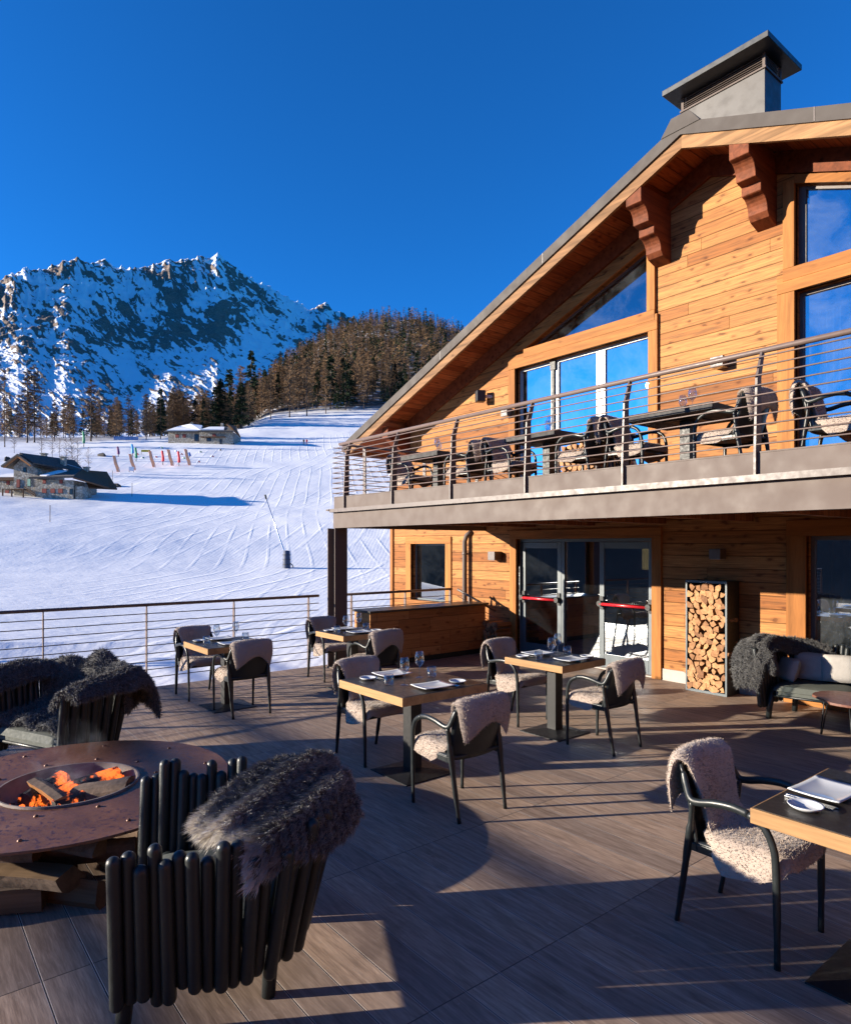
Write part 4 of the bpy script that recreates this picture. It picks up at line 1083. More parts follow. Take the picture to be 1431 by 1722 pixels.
part(MB().box(gx(951), gx(1007), yd+.015, yd+.03, .06, zt0-.055), 'pane', 'pane_low', df)
part(MB().box(gx(875.5), gx(877.5), yd-.06, yd-.04, .62, 1.52), 'pull_bar', 'cutlery')
part(MB().box(dr[0], dr[2], YF-.02, YF+.2, 0.004, .022), 'door_step', 'plinth')
# objects faintly seen in the dining room: a wall with room light put in as its glow, and a shelf
inn = NM('glowing inner wall'); inn.done((.55, .36, .12), .8, Emission_Color=(1, .62, .2, 1), Emission_Strength=.35)
part(MB().box(-8.5, -7.6, 12.9, 12.96, 1.35, 1.95), 'inner_glow_wall', inn.m)
# ---- wall lamps, speaker, downpipe
def wall_lamp(u, v, lab, w=.15, h=.13, dp=.16):
    p = fac(u, v, YF); t = thing('wall_lamp', lab, 'wall lamp', (p.x, YF, p.z), 0, 'box lamps on the chalet front')
    part(MB().box(-w/2, w/2, -dp, -.004, -h/2, h/2), 'housing', 'steel_dark', t, bevel=.004)
    part(MB().box(-w/2+.012, w/2-.012, -dp+.012, -.012, -h/2-.004, -h/2+.004), 'lens', 'white', t)
wall_lamp(838, 934.5, 'brown box lamp left of the ground floor doors', .17, .15, .18)
wall_lamp(1212, 931.5, 'brown box lamp above the firewood rack')
wall_lamp(858, 695, 'brown box lamp left of the balcony glass doors')
wall_lamp(1215, 611, 'brown box lamp above the large balcony table', .17)
p = fac(824, 667, YF); t = thing('speaker', 'small black wall loudspeaker above the left balcony lamp', 'speaker', (p.x, YF, p.z), -.5)
part(MB().box(-.08, .08, -.26, -.10, -.10, .10), 'cabinet', 'speaker', t, bevel=.012); part(MB().tube([(0, -.10, 0), (.03, .10, 0)], .03, 8).box(-.02, .08, .06, .09, -.05, .05), 'bracket', 'white', t)
xp = fac(782, 950, YF-.08).x
dp_ = MB(); dp_.tube([(xp, YF-.09, -1.4), (xp, YF-.09, 1.95), (xp+.02, YF-.06, 2.06), (xp+.10, YF-.02, 2.13)], .045, 10)
part(dp_, 'downpipe', 'steel', smooth=True)
part(MB().lathe([(.05, 0), (.055, .02), (.05, .04)], xp, YF-.09, 1.70, 12).box(xp-.02, xp+.02, YF-.09, YF, 1.71, 1.73), 'pipe_clip', 'steel_dark')
# ---- roof
Y0, Y1 = 7.75, 22.0
XLo, XRo = XR-7.85, XR+7.85
def zt_(x, o): return ZR + o - SL*abs(x-XR)
def band(o0, o1, y0, y1, nm, m, xl=XLo, xr=XRo, **kw):
    for (a, b) in ((xl, XR), (XR, xr)):
        part(MB().prism([(a, zt_(a, o0)), (b, zt_(b, o0)), (b, zt_(b, o1)), (a, zt_(a, o1))], 'y', y0, y1), nm, m, **kw)
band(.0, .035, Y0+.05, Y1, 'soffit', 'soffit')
band(-.155, .005, Y0, Y0+.05, 'bargeboard', 'fascia')
band(.005, .165, Y0-.03, Y0+.02, 'roof_flashing', 'flash')
band(.04, .16, Y0+.021, Y1, 'roof', 'flash')
part(MB().box(XLo-.02, XLo+.03, Y0, Y1, zt_(XLo, -.12), zt_(XLo, .12)), 'eave_board', 'fascia')
g = MB(); g.tube([(XLo-.10, Y0+.0, zt_(XLo, .03)), (XLo-.10, Y1, zt_(XLo, .03))], .075, 10); part(g, 'gutter', 'steel_dark', smooth=True)
rk = MB(); rk.prism([(XR-.22, zt_(XR-.22, .17)), (XR, ZR+.20), (XR+.22, zt_(XR+.22, .17)), (XR+.20, ZR+.16), (XR, ZR+.24), (XR-.20, ZR+.16)], 'y', Y0-.05, Y1)
rk = MB(); rk.prism([(XR-.26, zt_(XR-.26, .165)), (XR-.12, ZR+.25), (XR+.12, ZR+.25), (XR+.26, zt_(XR+.26, .165))], 'y', Y0-.04, Y1); part(rk, 'ridge_cap', 'flash')
for x in (-9.2, -6.8, -3.0, -2.32): part(MB().box(x, x+.012, Y0-.034, Y0-.03, zt_(x, .01), zt_(x, .16)), 'flashing_joint', 'steel_dark')
# rafters boards on the wall below the soffit
for (a, b) in ((XL, XR), (XR, XE)): part(MB().prism([(a, zt_(a, -.27)), (b, zt_(b, -.27)), (b, zt_(b, -.004)), (a, zt_(a, -.004))], 'y', YF-.05, YF-.002), 'verge_board', 'bracket')
# ---- carved brackets
def bracket(xc_, w=.235):
    y = lambda d: YF-d
    prof = [(y(0), -.02), (y(.72), -.02), (y(.72), -.24)]
    def cove(y0, z0, y1, z1, n=6):            # concave quarter
        return [(y0 + (y1-y0)*math.sin(PI/2*i/n), z0 + (z1-z0)*(1-math.cos(PI/2*i/n))) for i in range(1, n+1)]
    prof += [(y(.69), -.25)] + cove(y(.69), -.25, y(.55), -.45)
    prof += [(y(.42), -.47), (y(.42), -.57), (y(.40), -.58)] + cove(y(.40), -.58, y(.25), -.76) + [(y(.20), -.82), (y(0), -.88)]
    z = zroof(xc_) - .06
    # trims under the soffit
    return part(MB().prism([(a, b+z) for a, b in prof], 'x', xc_-w/2, xc_+w/2), 'bracket', 'bracket', bevel=.008)
bracket((X_(1068, 7.8)+X_(1068, 7.8))/2 + .0); bracket(X_(1245, 7.8)); bracket(-1.6)
# low purlin end seen under the eave at the left
part(MB().box(-11.25, -11.05, 7.9, YF, 4.05, 4.28).prism([(7.95, 4.05), (8.2, 3.86), (YF, 3.7), (YF, 4.05)], 'x', -11.24, -11.06), 'bracket', 'bracket', bevel=.006)
# ---- chimney
cx0, cx1, cy0, cy1 = -5.57, -4.32, 9.5, 10.0
ch = part(MB().box(cx0, cx1, cy0, cy1, 6.2, 8.50), 'chimney', 'chimney', bevel=.004)
part(MB().box(cx0-.02, cx1+.02, cy0-.02, cy1+.02, 8.50, 8.525), 'collar', 'steel', ch)
part(MB().box(cx0+.05, cx1-.05, cy0+.05, cy1-.05, 8.525, 8.72), 'louvre_core', 'iron', ch)
lv = MB()
for i in range(6):
    z = 8.535 + i*.032
    lv.prism([(cy0-.0, z), (cy0+.035, z+.022), (cy0+.037, z+.018), (cy0+.004, z-.006)], 'x', cx0, cx1).prism([(cx1, z), (cx1-.035, z+.022), (cx1-.037, z+.018), (cx1-.004, z-.006)], 'y', cy0, cy1)
for (x, y) in ((cx0, cy0), (cx1-.03, cy0), (cx1-.03, cy1-.03), (cx0, cy1-.03)): lv.box(x-.004, x+.034, y-.004, y+.034, 8.525, 8.72)
part(lv, 'louvre', 'steel', ch)
part(MB().box(cx0-.16, cx1+.17, cy0-.28, cy1+.28, 8.72, 8.80), 'cap', 'flash_dark', ch, bevel=.006)
# ---- balcony
BY, BX0, BX1 = 5.30, -8.83, 3.2
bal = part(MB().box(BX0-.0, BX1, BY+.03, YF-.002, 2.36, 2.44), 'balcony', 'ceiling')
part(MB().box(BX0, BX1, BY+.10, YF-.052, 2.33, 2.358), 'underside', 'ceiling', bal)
be = MB(); be.box(BX0, BX1, BY, BY+.02, 2.14, 2.375).box(BX0, BX1, BY+.02, BY+.10, 2.14, 2.16)
be.box(BX0, BX0+.02, BY+.02, YF, 2.14, 2.40).box(BX0-.10, BX0-.02, BY-.07, YF, 2.401, 2.424)
part(be, 'edge_beam', 'steel', bal)
part(MB().box(BX0-.02, BX1, BY-.06, BY+.10, 2.376, 2.428), 'top_flange_shade', 'steel_dark', bal)  # dark steel puts the shadow strip below the kick plate into the colour
for x in [BX0+1.2*i for i in range(1, 10)]: part(MB().box(x-.06, x+.06, BY+.10, YF-.05, 2.18, 2.33), 'joist', 'ceiling', bal)
part(MB().box(BX0+.0, BX1, BY+.012, BY+.024, 2.43, 2.60).box(BX0, BX1, BY+.008, BY+.05, 2.60, 2.612).box(BX0, BX0+.012, BY+.03, YF, 2.43, 2.60), 'kick_plate', 'steel', bal)
px = [-8.51, -7.31, -6.11, -4.90, -3.69, -2.48, -1.27, -.06, 1.15]
for x in px:
    part(MB().prism([(BY-.02, 2.43), (BY+.08, 2.43), (BY+.075, 2.62), (BY+.075, 3.20), (BY+.13, 3.40), (BY+.09, 3.41), (BY+.01, 3.20), (BY-.02, 2.62)], 'x', x-.009, x+.009), 'railing_post', 'steel_dark', bal)
part(MB().tube([(BX0-.02, BY+.125, 3.425), (BX1, BY+.125, 3.425)], .024, 12), 'handrail', 'rail_pale', bal, smooth=True)
zb_ = [2.665 + .077*i for i in range(10)]
for z in zb_:
    yy = BY-.012 if z < 3.2 else BY-.012 + (z-3.2)*.38
    part(MB().tube([(BX0, yy, z), (BX1, yy, z)], .0065, 6), 'railing_bar', 'rail_pale', bal, smooth=True)
# side railing
part(MB().tube([(BX0-.0, BY+.12, 3.42), (BX0-.0, YF-.1, 3.42)], .020, 10), 'handrail', 'rail_pale', bal, smooth=True)
for z in zb_: part(MB().tube([(BX0, BY, z), (BX0, YF-.1, z)], .0065, 6), 'railing_bar', 'rail_pale', bal, smooth=True)
for y in (BY+.55, BY+1.75, BY+2.95): part(MB().box(BX0-.01, BX0+.06, y-.009, y+.009, 2.43, 3.41), 'railing_post', 'steel_dark', bal)
# steel column under the corner
X0, X1, Ya, Yb = -9.02, -8.80, 5.31, 5.53
part(MB().box(X0, X0+.014, Ya, Yb, -.1, 2.14).box(X1-.014, X1, Ya, Yb, -.1, 2.14).box(X0+.014, X1-.014, (Ya+Yb)/2-.006, (Ya+Yb)/2+.006, -.1, 2.14).box(X0-.02, X1+.02, Ya-.02, Yb+.02, .004, .02), 'support_column', 'steel')
part(MB().box(2.9, 3.1, Ya, Yb, -.1, 2.14), 'support_column', 'steel')
bal2 = None

# ================================================================== DECK AND RAILINGS
d_ = MB().box(-9.22, 7.0, -7.0, YF-.005, -.12, 0.0).build('deck', M['deck']); tag(d_, 'grey brown wood look plank terrace', kind='structure')
sb = MB().box(-9.16, 6.9, -6.9, YF-.1, -1.7, -.121).build('deck_base', M['plinth']); tag(sb, 'concrete base under the terrace', kind='structure')
def railing(path_y0, path_y1, x, label, posts, top=1.10):
    t = thing('railing', label, 'railing', (x, path_y0, 0))
    L_ = path_y1-path_y0
    part(MB().tube([(0, 0, top), (0, L_, top)], .021, 10), 'handrail', 'steel_dark', t, smooth=True)
    for i in range(9): part(MB().tube([(0, 0, top-.115-.105*i), (0, L_, top-.115-.105*i)], .0062, 6), 'railing_bar', 'steel_dark', t, smooth=True)
    for y in posts:
        part(MB().prism([(-.022, -.1), (.022, -.1), (.022, .96), (.02, top-.01), (-.0, top-.01), (-.022, .96)], 'x', -.006, .006) if False else MB().box(-.028, .028, y-path_y0-.006, y-path_y0+.006, -.10, .97).prism([(-.028, .97), (.028, .97), (.02, top-.012), (-.01, top-.012)], 'y', y-path_y0-.006, y-path_y0+.006), 'post', 'rail_pale', t)
    return t
railing(-6.9, 5.22, -9.13, 'dark metal bar railing along the left edge of the terrace', [-6.9+.02] + [5.04-1.19*i for i in range(10)])
railing(5.68, 7.90, -9.08, 'short metal bar railing behind the wooden bar counter', [5.78, 6.85, 7.85])
t = thing('stair_rail', 'short sloping stair railing between bar counter and chalet wall', 'railing', (-8.97, 7.93, 0))
a0, a1 = Vector((0, 0, 1.10)), Vector((.52, .44, .72))
part(MB().tube([a0, a1], .02, 8), 'handrail', 'steel_dark', t, smooth=True)
for i in range(6): part(MB().tube([a0-Vector((0, 0, .12+.11*i)), a1-Vector((0, 0, .12+.11*i))], .006, 6), 'railing_bar', 'rail_pale', t)
q = a0.lerp(a1, .3); part(MB().box(q.x-.02, q.x+.02, q.y-.006, q.y+.006, 0, q.z), 'post', 'rail_pale', t)
# ---- bar counter
t = thing('bar_counter', 'long wooden bar counter with dark top beside the railing', 'bar counter', (-8.96, 5.72, 0))
part(MB().box(.02, .46, .03, 2.45, .09, .84), 'body', 'counter', t, bevel=.004)
part(MB().box(.06, .42, .08, 2.40, .002, .09), 'plinth', 'iron', t)
part(MB().box(0, .50, 0, 2.50, .842, .875), 'counter_top', 'tabletop', t, bevel=.004)
# unseen pine clad block added on the right to cut the sky light
wing = thing('sky_blocker', 'unseen pine clad block added right of the terrace to cut sky light', 'light blocker', (0, 0, 0))
part(MB().box(7.02, 14, -9, YF-.01, -1.6, 5.2), 'wall', 'siding_side', wing)
part(MB().prism([(5.6, 4.9), (14.2, 8.2), (14.2, 8.4), (5.6, 5.1)], 'y', -9.6, YF-.02), 'roof', 'flash', wing)
# ================================================================== FURNITURE
ROOTMESH = {}
# ---- dining armchair; faces local +x
def armchair():
    t = thing('armchair', 'x', 'chair')
    for s in (1, -1):
        leg = MB().tube(smooth_path([(.225, s*.235, 0), (.225, s*.238, .22), (.222, s*.242, .45), (.212, s*.246, .54), (.175, s*.250, .615), (.105, s*.252, .655)], 4), [.012]*4+[.0145]*17, 8, flat=(1.0, 1.25), up=(0, 1, 0)).build('leg', M['anthracite'], t, smooth=True)
        arm = MB().tube(smooth_path([(.105, s*.252, .655), (.03, s*.254, .665), (-.06, s*.252, .655), (-.14, s*.247, .635), (-.185, s*.240, .64), (-.215, s*.228, .70), (-.235, s*.218, .755)], 4), [.0145]*21 + [.0145, .013, .011, .009], 8, flat=(1.0, 1.35), up=(0, 1, 0)).build('armrest', M['anthracite'], t, smooth=True)
        MB().tube(smooth_path([(-.175, s*.238, .63), (-.185, s*.232, .52), (-.20, s*.228, .42), (-.235, s*.222, .2), (-.27, s*.215, 0)], 4), [.0135]*5+[.019]*5+[.0155]*4+[.012]*3, 8, flat=(1.25, 1.0), up=(0, 1, 0)).build('leg', M['anthracite'], t, smooth=True)
    sh = MB()
    def back(th):
        def f(i, j):
            z = .40 + .385*i; y = (j-.5)*2; w = .232 - .012*i
            x = -.205 - .075*i - .02*i*i + .055*abs(y)**2.2 - th
            return (x, y*w, z + (.012*(1-y*y) if i > .99 else 0))
        return f
    sh.grid(back(0), 12, 14); n0 = 0
    o = sh.build('backrest', M['anthracite'], t, smooth=True); so = o.modifiers.new('thick', 'SOLIDIFY'); so.thickness = .014; so.offset = 0
    st = MB(); st.grid(lambda i, j: (-.21+.44*i, (j-.5)*.45, .435 - .018*math.sin(PI*i)*math.sin(PI*j) + .006*i), 10, 10)
    o = st.build('seat', M['anthracite'], t, smooth=True); so = o.modifiers.new('thick', 'SOLIDIFY'); so.thickness = .022; so.offset = -1
    MB().box(-.19, .21, .212, .232, .385, .425).box(-.19, .21, -.232, -.212, .385, .425).box(.198, .215, -.22, .22, .39, .425).build('seat_frame', M['anthracite'], t, bevel=.004)
    return t
def blades(V, F, n, L, W, rs, droop=(0, 0, -.5), comb=None, seg=2, jit=.45, tipv=1.0, pale=None, clump=None):
    """grow n short hair blades from the triangles of a surface"""
    P = V[F]; a = np.cross(P[:, 1]-P[:, 0], P[:, 2]-P[:, 0]); ar = np.linalg.norm(a, axis=1); nr = a/(ar[:, None]+1e-12)
    idx = rs.choice(len(F), n, p=ar/ar.sum()); r1, r2 = rs.rand(n), rs.rand(n); q = np.sqrt(r1)
    w = np.stack([1-q, q*(1-r2), q*r2], 1)
    p = (P[idx]*w[:, :, None]).sum(1); d = nr[idx]
    g = np.array(droop)
    cm = comb(p) if comb is not None else 0
    cl = 0
    if clump:
        wp = p + (fbm(p[:, 0]*18+p[:, 2]*9, p[:, 1]*18-p[:, 2]*7, 2, 7)[:, None]-.5)*clump
        ci = np.floor(wp/clump).astype(np.int64); h_ = ci[:, 0]*73856093 + ci[:, 1]*19349663 + ci[:, 2]*83492791
        cl = np.stack([((h_ >> s_) & 255)/255. - .5 for s_ in (0, 7, 13)], 1)*.85
        L = L*(.75+.6*((h_ >> 5) & 63)/63.)
    d1 = d + rs.normal(size=(n, 3))*jit + cm*.6 + g*.3 + cl; d1 /= np.linalg.norm(d1, axis=1)[:, None]
    d2 = d1 + g + cm + rs.normal(size=(n, 3))*jit*.4; d2 /= np.linalg.norm(d2, axis=1)[:, None]
    ln = L*rs.uniform(.55, 1.25, n); side = np.cross(d1, rs.normal(size=(n, 3))); side /= np.linalg.norm(side, axis=1)[:, None]
    wd = (W*rs.uniform(.6, 1.3, n))[:, None]
    m_ = p + d1*(ln*.5)[:, None]; e = m_ + d2*(ln*.5)[:, None]
    VV = np.stack([p-side*wd/2, p+side*wd/2, m_-side*wd*.38, m_+side*wd*.38, e], 1).reshape(-1, 3)
    b = np.arange(n)[:, None]*5
    FF = np.concatenate([b+[0, 1, 3], b+[0, 3, 2], b+[2, 3, 4]], 0)
    tip = np.tile(np.array([0, 0, .5, .5, 1.0]), n)
    pl = np.repeat(pale[idx] if pale is not None else np.zeros(n), 5)
    return VV, FF, tip, pl
def hide(name, fn, ns, nt, thick, m, nbl, L, W, seed, droop=(0, 0, -.4), comb=None, pale=None, parent=None, jit=.45, both=True, clump=None):
    """a soft thick sheet with hair: fn(s, t) -> centre point"""
    s_, t_ = np.meshgrid(np.linspace(0, 1, ns), np.linspace(0, 1, nt), indexing='ij')
    Pt = np.array([[fn(s_[i, j], t_[i, j]) for j in range(nt)] for i in range(ns)], float)
    du = np.gradient(Pt, axis=0); dv = np.gradient(Pt, axis=1); N = np.cross(du, dv); N /= np.linalg.norm(N, axis=2)[:, :, None]+1e-9
    ed = (1-np.abs(2*t_-1)**5)**.6 * (1-np.abs(2*s_-1)**9)**.6
    bump_ = 1 + .35*(fbm(s_*9, t_*7, 3, seed)-.5)
    up = Pt + N*(thick*ed*bump_)[:, :, None]; dn = Pt - N*(thick*.5*ed)[:, :, None]
    V = np.concatenate([up.reshape(-1, 3), dn.reshape(-1, 3)]); q = quads(ns, nt); n0 = ns*nt
    F1 = np.concatenate([q[:, [0, 1, 2]], q[:, [0, 2, 3]]]); F2 = (np.concatenate([q[:, [0, 2, 1]], q[:, [0, 3, 2]]]))+n0
    # border strip
    bd = [i*nt for i in range(ns)] + [(ns-1)*nt+j for j in range(nt)] + [(ns-1-i)*nt+nt-1 for i in range(ns)] + [nt-1-j for j in range(nt)]
    bq = []
    for a, b in zip(bd, bd[1:] + bd[:1]):
        if a != b: bq += [(a, a+n0, b+n0), (a, b+n0, b)]
    FB = np.array(bq)
    F = np.concatenate([F1, F2, FB]) 
    rs = np.random.RandomState(seed)
    tipb = np.full(len(V), .25 if m is M['fur'] else .6); 
    pv = np.zeros(len(F)) if pale is None else np.concatenate([np.array([pale(((f % n0)//nt/(ns-1)).mean(), ((f % n0) % nt/(nt-1)).mean()) for f in F])])
    VV, FF, tip, pl = blades(V, F, nbl, L, W, rs, droop, comb, pale=pv, jit=jit, clump=clump)
    pvv = np.zeros(len(V)) if pale is None else np.array([pale((i % n0)//nt/(ns-1), (i % n0) % nt/(nt-1)) for i in range(len(V))])
    return np_mesh(name, np.concatenate([V, VV]), np.concatenate([F, FF+len(V)]), m, parent, smooth=True, attrs={'tip': np.concatenate([tipb, tip]), 'pale': np.concatenate([pvv*.8, pl])})
# flip helper: orientation of hide normals is set by the parameter directions
def skin_fn(var=0):
    rs_ = random.Random(var)
    ph = [rs_.uniform(0, 6) for _ in range(4)]
    prof = smooth_path([(-.335, 0, .60-.04*(var % 2)), (-.332, 0, .68), (-.322, 0, .76), (-.300, 0, .812), (-.262, 0, .80), (-.232, 0, .72), (-.205, 0, .62), (-.180, 0, .53), (-.130, 0, .475), (-.03, 0, .458), (.09, 0, .462), (.19, 0, .468), (.245, 0, .452), (.268, 0, .41)], 5)
    n = len(prof)-1
    def f(s, t):
        q = s*n; i = min(int(q), n-1); p = prof[i].lerp(prof[i+1], q-i); y = 2*t-1
        w = np.interp(s, [0, .10, .24, .34, .50, .62, .70, .82, .93, 1], [.205, .235, .235, .215, .17, .20, .265, .25, .22, .13])
        w += .014*math.sin(9*s+ph[0]) * (1 if y > 0 else .6)
        yy = y*w; z = p.z; x = p.x
        if s < .3: z += (.045-.10*y*y+.022*math.sin(3*y+ph[2]))*(1-s/.3)**1.2; x += .035*abs(y)**2.4
        elif s < .6: x += .05*abs(y)**2.2
        else:
            if abs(yy) > .19: z -= min((abs(yy)-.19)*1.5, .2); 
        return (x, yy, z)
    return f
CH = armchair()
sk = [hide('sheepskin', skin_fn(v), 52, 28, .030, M['wool'], 26000, .0105, .0023, 30+v, droop=(0, 0, -.25), jit=.45, clump=.014) for v in (0, 1)]
CHT = tree_of(CH); used = [False]
def place_chair(p, face, lab, group, z=0.0, skin=0, skinlab=None, lean=0):
    """p = centre of the seat on the floor; face = heading of local +x"""
    if not used[0]: t = CH; used[0] = True; t.location = (p[0], p[1], z); t.rotation_euler = (0, 0, face); t['label'] = lab; t['group'] = group
    else: t = dup(CHT, (p[0], p[1], z), face, lab, group)
    o = sk[skin].copy(); C.objects.link(o); o.name = 'sheepskin'; o.location = (p[0], p[1], z); o.rotation_euler = (0, 0, face + .0)
    o.scale = (1, R_.choice((1, -1)) if skin else 1, 1)
    tag(o, skinlab or ('sheepskin on the ' + lab), 'sheepskin', 'sheepskins on the chairs')
    return t
# ---- tables
def wine_glass():
    t = MB().lathe([(.0, 0), (.036, .0), (.036, .002), (.006, .006), (.0042, .012), (.004, .085), (.012, .096), (.034, .122), (.041, .145), (.039, .18), (.031, .222), (.0302, .222), (.038, .18), (.0398, .145), (.033, .124), (.010, .099), (.0, .097)], n=20, cap=False)
    return t
def tumbler(): return MB().lathe([(0, 0), (.034, 0), (.040, .012), (.043, .04), (.038, .088), (.0368, .088), (.0415, .04), (.038, .014), (.0, .010)], n=20, cap=False)
def plate_mb(w=.29, d=.215):
    mb = MB()
    def f(i, j):
        x, y = 2*i-1, 2*j-1; r = max(abs(x), abs(y)); return (x*w/2, y*d/2, .004 + .016*r**2.2 + .004*(x*x*y*y))
    return mb.grid(f, 13, 13)
def dish_mb(): return MB().lathe([(0, .004), (.045, .004), (.062, .016), (.070, .022), (.071, .019), (.062, .010), (.046, 0), (0, 0)], n=22, cap=False)
def cut_mb(kind):
    mb = MB()
    if kind == 'knife': mb.tube([(-.105, 0, .004), (0, 0, .005)], .0042, 6, flat=(1, 1.3)).prism([(0, -.008), (.095, -.009), (.11, -.004), (.10, .006), (0, .006)], 'z', .003, .0052)
    else:
        mb.tube([(-.10, 0, .004), (0, 0, .006), (.045, 0, .004)], [.0045, .0035, .003], 6, flat=(1, 1.5)).prism([(.045, -.011), (.062, -.012), (.062, .012), (.045, .011)], 'z', .003, .005)
        for y in (-.0105, -.0035, .0035, .0105): mb.box(.062, .10, y-.0015, y+.0015, .003, .005)
    return mb
PRO = {}
def proto(key, mb, m, name, smooth=True, solid=0):
    o = mb.build(name, m, smooth=smooth); me = o.data; bpy.data.objects.remove(o); PRO[key] = (me, name, solid)
proto('wine', wine_glass(), M['glass'], 'wine_glass'); proto('tumbler', tumbler(), M['glass'], 'tumbler')
proto('plate', plate_mb(), M['white'], 'plate', solid=.005); proto('dish', dish_mb(), M['white'], 'side_dish')
proto('knife', cut_mb('knife'), M['cutlery'], 'knife', smooth='auto'); proto('fork', cut_mb('fork'), M['cutlery'], 'fork', smooth='auto')
def put(key, x, y, z, rz, lab, group=None):
    me, nm, solid = PRO[key]; o = bpy.data.objects.new(nm, me); C.objects.link(o); o.location = (x, y, z); o.rotation_euler = (0, 0, rz)
    if solid: s = o.modifiers.new('thick', 'SOLIDIFY'); s.thickness = solid; s.offset = 0
    return tag(o, lab, {'wine': 'wine glass', 'tumbler': 'tumbler', 'plate': 'plate', 'dish': 'side dish', 'knife': 'knife', 'fork': 'fork'}[key], group)
def table(cx, cy, sx, sy, lab, short, z=0.0, rz=0.0, setting=True, h=.75, full=True, metal=False):
    t = thing('dining_table', lab, 'table', (cx, cy, z), rz, 'square dining tables')
    th = .068
    edge_m = M['balctop'] if metal else M['oak']
    MB().box(-sx/2+.006, sx/2-.006, -sy/2+.006, sy/2-.006, h-th, h-.003).build('table_edge', edge_m, t, bevel=.002)
    MB().box(-sx/2+.016, sx/2-.016, -sy/2+.016, sy/2-.016, h-.0028, h).build('tabletop', M['balctop'] if metal else M['tabletop'], t)
    MB().box(-.055, .055, -.055, .055, .035, h-th-.012).box(-.17, .17, -.17, .17, h-th-.012, h-th).build('pedestal', M['iron'], t, bevel=.003)
    b = MB(); b.add([(-.25, -.25, 0), (.25, -.25, 0), (.25, .25, 0), (-.25, .25, 0), (-.25, -.25, .008), (.25, -.25, .008), (.25, .25, .008), (-.25, .25, .008), (-.06, -.06, .04), (.06, -.06, .04), (.06, .06, .04), (-.06, .06, .04)],
        [(0, 3, 2, 1), (0, 1, 5, 4), (1, 2, 6, 5), (2, 3, 7, 6), (3, 0, 4, 7), (4, 5, 9, 8), (5, 6, 10, 9), (6, 7, 11, 10), (7, 4, 8, 11), (8, 9, 10, 11)])
    b.build('base_plate', M['iron'], t, bevel=.002)
    zt_ = z + h + .001
    if setting:
        jx = lambda a=.008: R_.uniform(-a, a)
        for s, side in ((-1, 'left'), (1, 'right')):
            px_ = cx + s*(sx/2-.145); g = lambda k_: '%s on the %s' % (k_, short)
            if full: put('plate', px_+jx(), cy+jx()-.02*s, zt_, PI/2+jx(.06), 'white rectangular plate at the %s seat of the %s' % (side, short), 'white rectangular plates')
            if full:
                put('wine', cx+s*.085, cy + s*(-.15)+jx(), zt_, 0, 'stemmed wine glass nearer the %s seat of the %s' % (side, short), 'stemmed wine glasses')
                put('tumbler', cx+s*.02-.02, cy - s*(.24)+jx(), zt_, 0, 'water tumbler nearer the %s seat of the %s' % (side, short), 'water tumblers')
                put('dish', px_-s*.02, cy + s*(-.25)*(-1), zt_, 0, 'round white side dish at the %s seat of the %s' % (side, short), 'round side dishes')
                for q, kk in enumerate(('knife', 'fork')):
                    put(kk, px_+jx(), cy + s*(.145+.022*q), zt_, (PI if s > 0 else 0)+jx(.05), '%s at the %s seat of the %s' % (kk, side, short), 'steel cutlery')
            else:
                put('wine', cx+s*.12, cy - s*.12, zt_, 0, 'stemmed wine glass nearer the %s seat of the %s' % (side, short), 'stemmed wine glasses')
    return t
table(-4.42, 3.41, .90, .88, 'large square table with pale wooden edge in the middle of the terrace', 'middle terrace table', rz=0)
table(-4.46, 5.25, .74, .70, 'square wooden edged table in front of the glass doors', 'table in front of the doors', rz=.03)
table(-7.57, 3.11, .77, .76, 'square wooden edged table beside the terrace railing', 'table by the railing')
table(-7.48, 4.78, .70, .72, 'square wooden edged table next to the bar counter and steel column', 'table by the bar counter')
table(-.98, 3.32, .82, .84, 'square wooden edged table cut by the right edge of the picture', 'near right table')
G1 = 'sheepskin covered armchairs on the terrace'; G2 = 'sheepskin covered armchairs on the balcony'
place_chair((-4.98, 3.40), 0, 'armchair at the left side of the middle terrace table', G1, skin=1)
place_chair((-3.66, 3.24), PI-.02, 'armchair at the right of the middle terrace table', G1)
place_chair((-5.05, 5.32), .04, 'armchair at the left of the table in front of the doors', G1, skin=1)
place_chair((-3.89, 5.26), PI+.03, 'armchair at the right of the table in front of the doors', G1)
place_chair((-8.32, 3.08), .02, 'armchair between the railing and the table by the railing', G1, skin=1)
place_chair((-7.22, 3.14), PI, 'armchair at the right side of the table by the railing', G1)
place_chair((-8.28, 4.93), 0, 'armchair left of the table by the bar counter', G1, skin=1)
place_chair((-7.00, 4.80), PI, 'armchair right of the table by the bar counter', G1)
place_chair((-1.57, 3.31), 0, 'nearest armchair, at the right edge table, turned to the right', G1, skin=1)
# balcony
ZB = 2.445
table(-3.60, 6.25, .95, .80, 'large dark square table on the balcony in front of the plain wall', 'large balcony table', z=ZB, full=False, metal=True)
table(-5.40, 6.25, .80, .75, 'dark table on the balcony in front of the glass doors', 'middle balcony table', z=ZB, full=False, metal=True)
table(-7.55, 6.30, .85, .75, 'dark table at the left end of the balcony', 'left balcony table', z=ZB, full=False, metal=True)
place_chair((-8.20, 6.30), .1, 'armchair at the left end of the balcony', G2, ZB, 1)
place_chair((-6.84, 6.25), PI+.1, 'balcony armchair right of the left table, before the log pile', G2, ZB)
place_chair((-6.05, 6.25), 0, 'balcony armchair left of the middle table', G2, ZB, 1)
place_chair((-4.82, 6.20), PI, 'balcony armchair right of the middle table', G2, ZB)
place_chair((-4.18, 6.22), .05, 'balcony armchair left of the large table', G2, ZB, 1)
place_chair((-3.10, 6.15), PI-.1, 'balcony armchair right of the large table', G2, ZB)
place_chair((-2.22, 6.25), .1, 'balcony armchair at the right edge of the picture', G2, ZB, 1)
